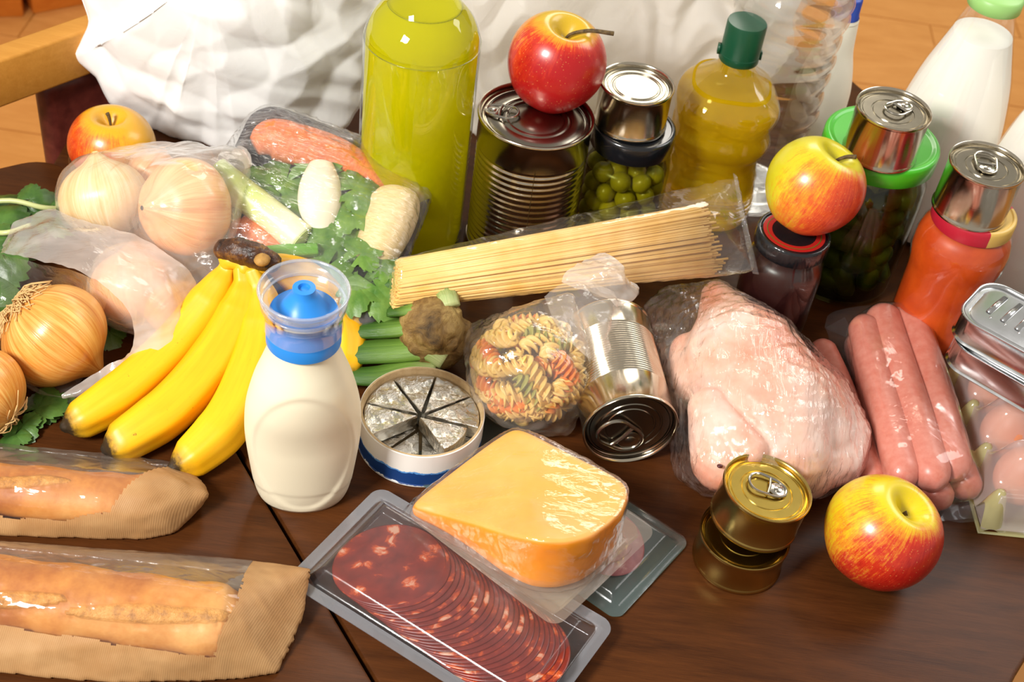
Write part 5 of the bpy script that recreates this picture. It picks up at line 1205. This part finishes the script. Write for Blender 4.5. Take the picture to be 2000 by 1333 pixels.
V, F = tube([O-ev*.004-eu*.002+eu*We, O-ev*.004-eu*.002, O-ev*.004-eu*.002+ev*(Le+.006)], .0022, 8)[:2]; mk('tray_rim', floor_clamp(V), F, m_etray, eb_, world=True)
# ------------------------------------------------------------ square tins on the egg box
zS = hE+.0045
def square_tin(zb, h, cx, cy, ang, label, W_=.105, D_=.062):
    t = thing('square_tin', label, 'tin', (cx, cy, zb), (0, 0, ang))
    rr = .019
    L = [(rrect(W_-.004, D_-.004, rr-.002, 10), .0010), (rrect(W_+.001, D_+.001, rr, 10), 0), (rrect(W_+.0025, D_+.0025, rr, 10), .0010), (rrect(W_+.001, D_+.001, rr, 10), .0024), (rrect(W_, D_, rr, 10), .0034), (rrect(W_, D_, rr, 10), h-.0026), (rrect(W_+.0022, D_+.0022, rr, 10), h-.0014), (rrect(W_+.0022, D_+.0022, rr, 10), h-.0004), (rrect(W_, D_, rr, 10), h), (rrect(W_-.0025, D_-.0025, rr-.001, 10), h-.0006), (rrect(W_-.004, D_-.004, rr-.002, 10), h-.0028)]
    V, F = prism(L, True, False); sm_mod(fixn(mk('tin_body', V, F, m_alu, t)), 50)
    L = [(rrect(W_-.004, D_-.004, rr-.002, 10), h-.0028), (rrect(W_-.010, D_-.010, rr-.004, 10), h-.0030), (rrect(W_-.012, D_-.012, rr-.005, 10), h-.0022), (rrect(W_-.016, D_-.016, rr-.006, 10), h-.0021)]
    V, F = prism(L, False, True); ld = mk('tin_lid', V, F, m_alu, t); sm_mod(fixn(ld), 30)
    for k in range(4):
        x = -W_/2+.022+k*.0125; L_ = .015+.001*k
        V, F, _ = tube([(x-.004, .001-L_+.0065, h-.0022), (x-.004+.0012, .001+L_*.1+.004, h-.0014), (x-.004+.0024, .001+L_+.0035, h-.0022)], .0022, 10); V[:, 2] = np.minimum(V[:, 2], h-.0009)
        mk('embossed_bar', V, F, m_alu, ld)
    for k in range(5):
        V, F = ellips((-W_/2+.022+.012*k, -.012+.0012*(k % 2), h-.0022), (.0012, .0012, .0006), n=10); mk('embossed_dot', V, F, m_alu, ld)
    return t
u1 = P(2000, 676, zS+.046)-P(1897, 620, zS+.046); ang = math.atan2(u1[1], u1[0])
uu = np.array([math.cos(ang), math.sin(ang)]); vv_ = np.array([-uu[1], uu[0]])
cnr = P(1884, 590, zS+.046)[:2]; H_ = .0235
cx, cy = cnr+uu*(.105/2+.001)+vv_*(.062/2-.020)
square_tin(zS+H_+.0003, H_, cx, cy, ang, 'upper shiny rectangular fish tin with embossed bars')
cnr2 = P(1866, 652, zS+H_*.9)[:2]; cx2, cy2 = cnr2+uu*(.105/2+.001)+vv_*(.062/2-.016)
square_tin(zS, H_, cx2, cy2, ang-.03, 'lower rectangular fish tin resting on the egg box lid')
# ------------------------------------------------------------ baguettes in paper bags with clear windows
mb = NM('baguette_crust'); sp = mb.att(); o_ = mb.obj(); sep = mb.n('SeparateXYZ', {0: sp})
n1 = mb.noise(o_, 18, 5, .6); n2 = mb.noise(o_, 190, 4, .7); 
base = mb.ramp(mb.math('ADD', mb.math('MULTIPLY', n1, .8), mb.math('MULTIPLY', n2, .15)), [(.36, '#a45c18'), (.50, '#c47f32'), (.66, '#d99f56')])
# rough split along the top of the loaf: attribute x = cos(angle) up, y = sin, z = cut mask
cut = mb.ramp(mb.math('ADD', sep.outputs[2], mb.math('MULTIPLY_ADD', mb.noise(o_, 70, 3), .3, -.15)), [(.35, (0, 0, 0, 1)), (.75, (1, 1, 1, 1))])
cc_ = mb.ramp(mb.noise(o_, 150, 5, .7), [(.34, '#8a5a1a'), (.52, '#c4872e'), (.70, '#dca85a')])
cm2 = mb.mixc(mb.math('MULTIPLY', cut, .7), base.outputs[0], cc_.outputs[0])
hb_ = mb.math('ADD', mb.math('MULTIPLY', n2, .3), mb.math('MULTIPLY', mb.math('MULTIPLY', mb.noise(o_, 260, 4, .7), cut), 2.2))
m_bread = mb.done(mb.pbr(base=cm2.outputs[0], rough=.55, normal=mb.bump(hb_, .5, .0016)))
mk_ = NM('kraft_paper'); o_ = mk_.obj(); wv = mk_.n('TexWave', {'Vector': mk_.mapping(o_, (1, 1, 1), (0, 0, .3)), 'Scale': 260.0, 'Distortion': .6}, bands_direction='X')
no = mk_.noise(o_, 40, 5, .6); cl = mk_.ramp(mk_.math('ADD', mk_.math('MULTIPLY', no, .8), mk_.math('MULTIPLY', wv, .12)), [(.3, '#b48654'), (.7, '#c69c6a')])
pb1 = mk_.pbr(base=cl.outputs[0], rough=.6, normal=mk_.bump(mk_.math('ADD', wv, mk_.math('MULTIPLY', no, 2.)), .12, .0008))
m_kraft = mk_.done(mk_.n('MixShader', {0: .15, 1: pb1, 2: mk_.n('BsdfTranslucent', {0: C('#d2a468')})}))
m_win = film('bread_window_film', .03, gl=.035, rough=.07, fscale=18, stretch=(1, 3, 1), rot=(0, 0, .2), bst=.4, hvar=.06)
m_perf = film('perforated_film', .18, milk='#d8c9b8', gl=.03, rough=.2, fscale=60, bst=.2, hvar=.25)
def baguette(cl_, rp, far, near, endpts, label_b, label_bag, u_cut, vfar, vnear, seed, cuts, vk=2.0):
    W = cr([P(*p) for p in cl_], 150); r = rp*depth(W[75])/FPX; s = np.linspace(0, 1, 150)
    R_ = r*np.interp(s, [0, .02, .06, .86, .93, .97, .99, 1], [.2, .7, 1, 1, .80, .55, .34, .06])*(1+.03*np.sin(s*37+seed))
    V, F, A = tube(W, R_, 64, up=(0, 0, 1)); 
    L = np.linalg.norm(np.diff(W, axis=0), axis=1).sum(); cen = np.repeat(W, 64, 0); 
    a = np.arctan2(A[:, 1], A[:, 0]); sl = A[:, 2]*L; mask = np.zeros(len(V))
    for (c_, hw, off, slope) in cuts:      # long diagonal slashes
        t = (sl-c_*L)/(hw*L); line = off+slope*t; d = (a-line)/.34/np.sqrt(np.clip(1-t*t, .02, 1)); q = np.where(np.abs(t) < 1, np.clip(1-d*d, 0, 1), 0); mask = np.maximum(mask, q)
    rad = (V-cen); V = cen+rad*(1+.05*mask-.09*np.exp(-((mask-.12)/.10)**2)*(mask > .01))[:, None]
    V = V+np.array([0, 0, 1])*0; V[:, 2] = cen[:, 2]+(V[:, 2]-cen[:, 2])*.86
    V = V+vnormals(V, F)*(.0006*creases(V, 30, seed, 2))[:, None]; V = floor_clamp(V, .0012)
    A2 = A.copy(); A2[:, 2] = mask
    c0 = W[75]; bt = mk('baguette', V-c0, F, m_bread, None, attr=A2); bt.location = tuple(c0); tag(bt, label_b, 'bread')
    pts = V[::29].tolist()+[tuple(P(*p)) for p in far+near+endpts]
    Hv, Hf = hull(pts, .0017, 4, .0022, .0008, 28, seed); Hv = floor_clamp(Hv, .0005)
    ax = W[-1]-W[0]; ax[2] = 0; Lx = np.linalg.norm(ax); ax /= Lx; pr = np.array([-ax[1], ax[0], 0])    # pr points away from the camera
    bag = thing('bread_bag', label_bag, 'bag', (W[-20][0], W[-20][1], 0))
    paper = []; film_ = []; perf = []
    for f in Hf:
        c = Hv[list(f)].mean(0); t = (c-W[0])@ax/Lx; 
        cl0 = W[min(149, max(0, int(t*149)))]; v_ = (c-cl0)@pr
        wig = .0004*math.sin(t*40+seed)
        if t > min(u_cut+v_*vk, .955) or v_ < vnear+wig or (c[2] < .004 and v_ < vfar*.4): paper.append(f)
        elif v_ > vfar: perf.append(f)
        else: film_.append(f)
    def sub(fs):
        ids = sorted({i for f in fs for i in f}); mp = {q: k for k, q in enumerate(ids)}; return Hv[ids], [tuple(mp[i] for i in f) for f in fs]
    v_, f_ = sub(paper); v_ = v_+vnormals(v_, f_)*(.0012*creases(v_, 15, seed+3, 2))[:, None]; mk('paper', floor_clamp(v_, .0004), f_, m_kraft, bag, world=True)
    v_, f_ = sub(film_); mk('window_film', v_, f_, m_win, bag, world=True)
    if perf: v_, f_ = sub(perf); mk('perforated_edge', v_, f_, m_perf, bag, world=True)
    return bag
baguette([(-260, 935, .018), (-100, 948, .018), (60, 962, .018), (200, 975, .018), (290, 978, .016), (352, 968, .012)], 55,
         [(-260, 850, .002), (-100, 862, .002), (100, 880, .002), (250, 894, .003), (330, 905, .004), (372, 925, .006)],
         [(-260, 1025, .001), (-100, 1038, .001), (100, 1048, .001), (270, 1052, .001)],
         [(404, 966, .018), (398, 950, .012), (392, 985, .004), (335, 1042, .001)],
         'golden baguette in the shorter paper bag, just below the bananas', 'brown paper bread bag with clear window, upper of the two at the left edge', .865, .016, -.0205, 4, [(.50, .16, .25, -.25), (.12, .15, .2, -.25)], 3.2)
baguette([(-300, 1130, .021), (-120, 1148, .021), (60, 1168, .021), (250, 1192, .021), (400, 1212, .021), (500, 1222, .018)], 77,
         [(-300, 1040, .002), (-120, 1058, .002), (60, 1078, .002), (300, 1100, .003), (495, 1116, .004)],
         [(-300, 1290, .001), (-120, 1304, .001), (60, 1318, .001), (250, 1334, .001), (440, 1326, .001)],
         [(500, 1100, .018), (604, 1116, .022), (592, 1195, .010), (566, 1262, .004), (540, 1312, .001), (452, 1322, .001)],
         'big golden baguette with a rough split crust, in the bag at the bottom left corner', 'large brown paper bread bag with clear window at the bottom left corner', .955, .030, -.0290, 9, [(.76, .20, .55, -.22), (.36, .2, .75, -.3), (.05, .16, .7, -.3)], 1.2)
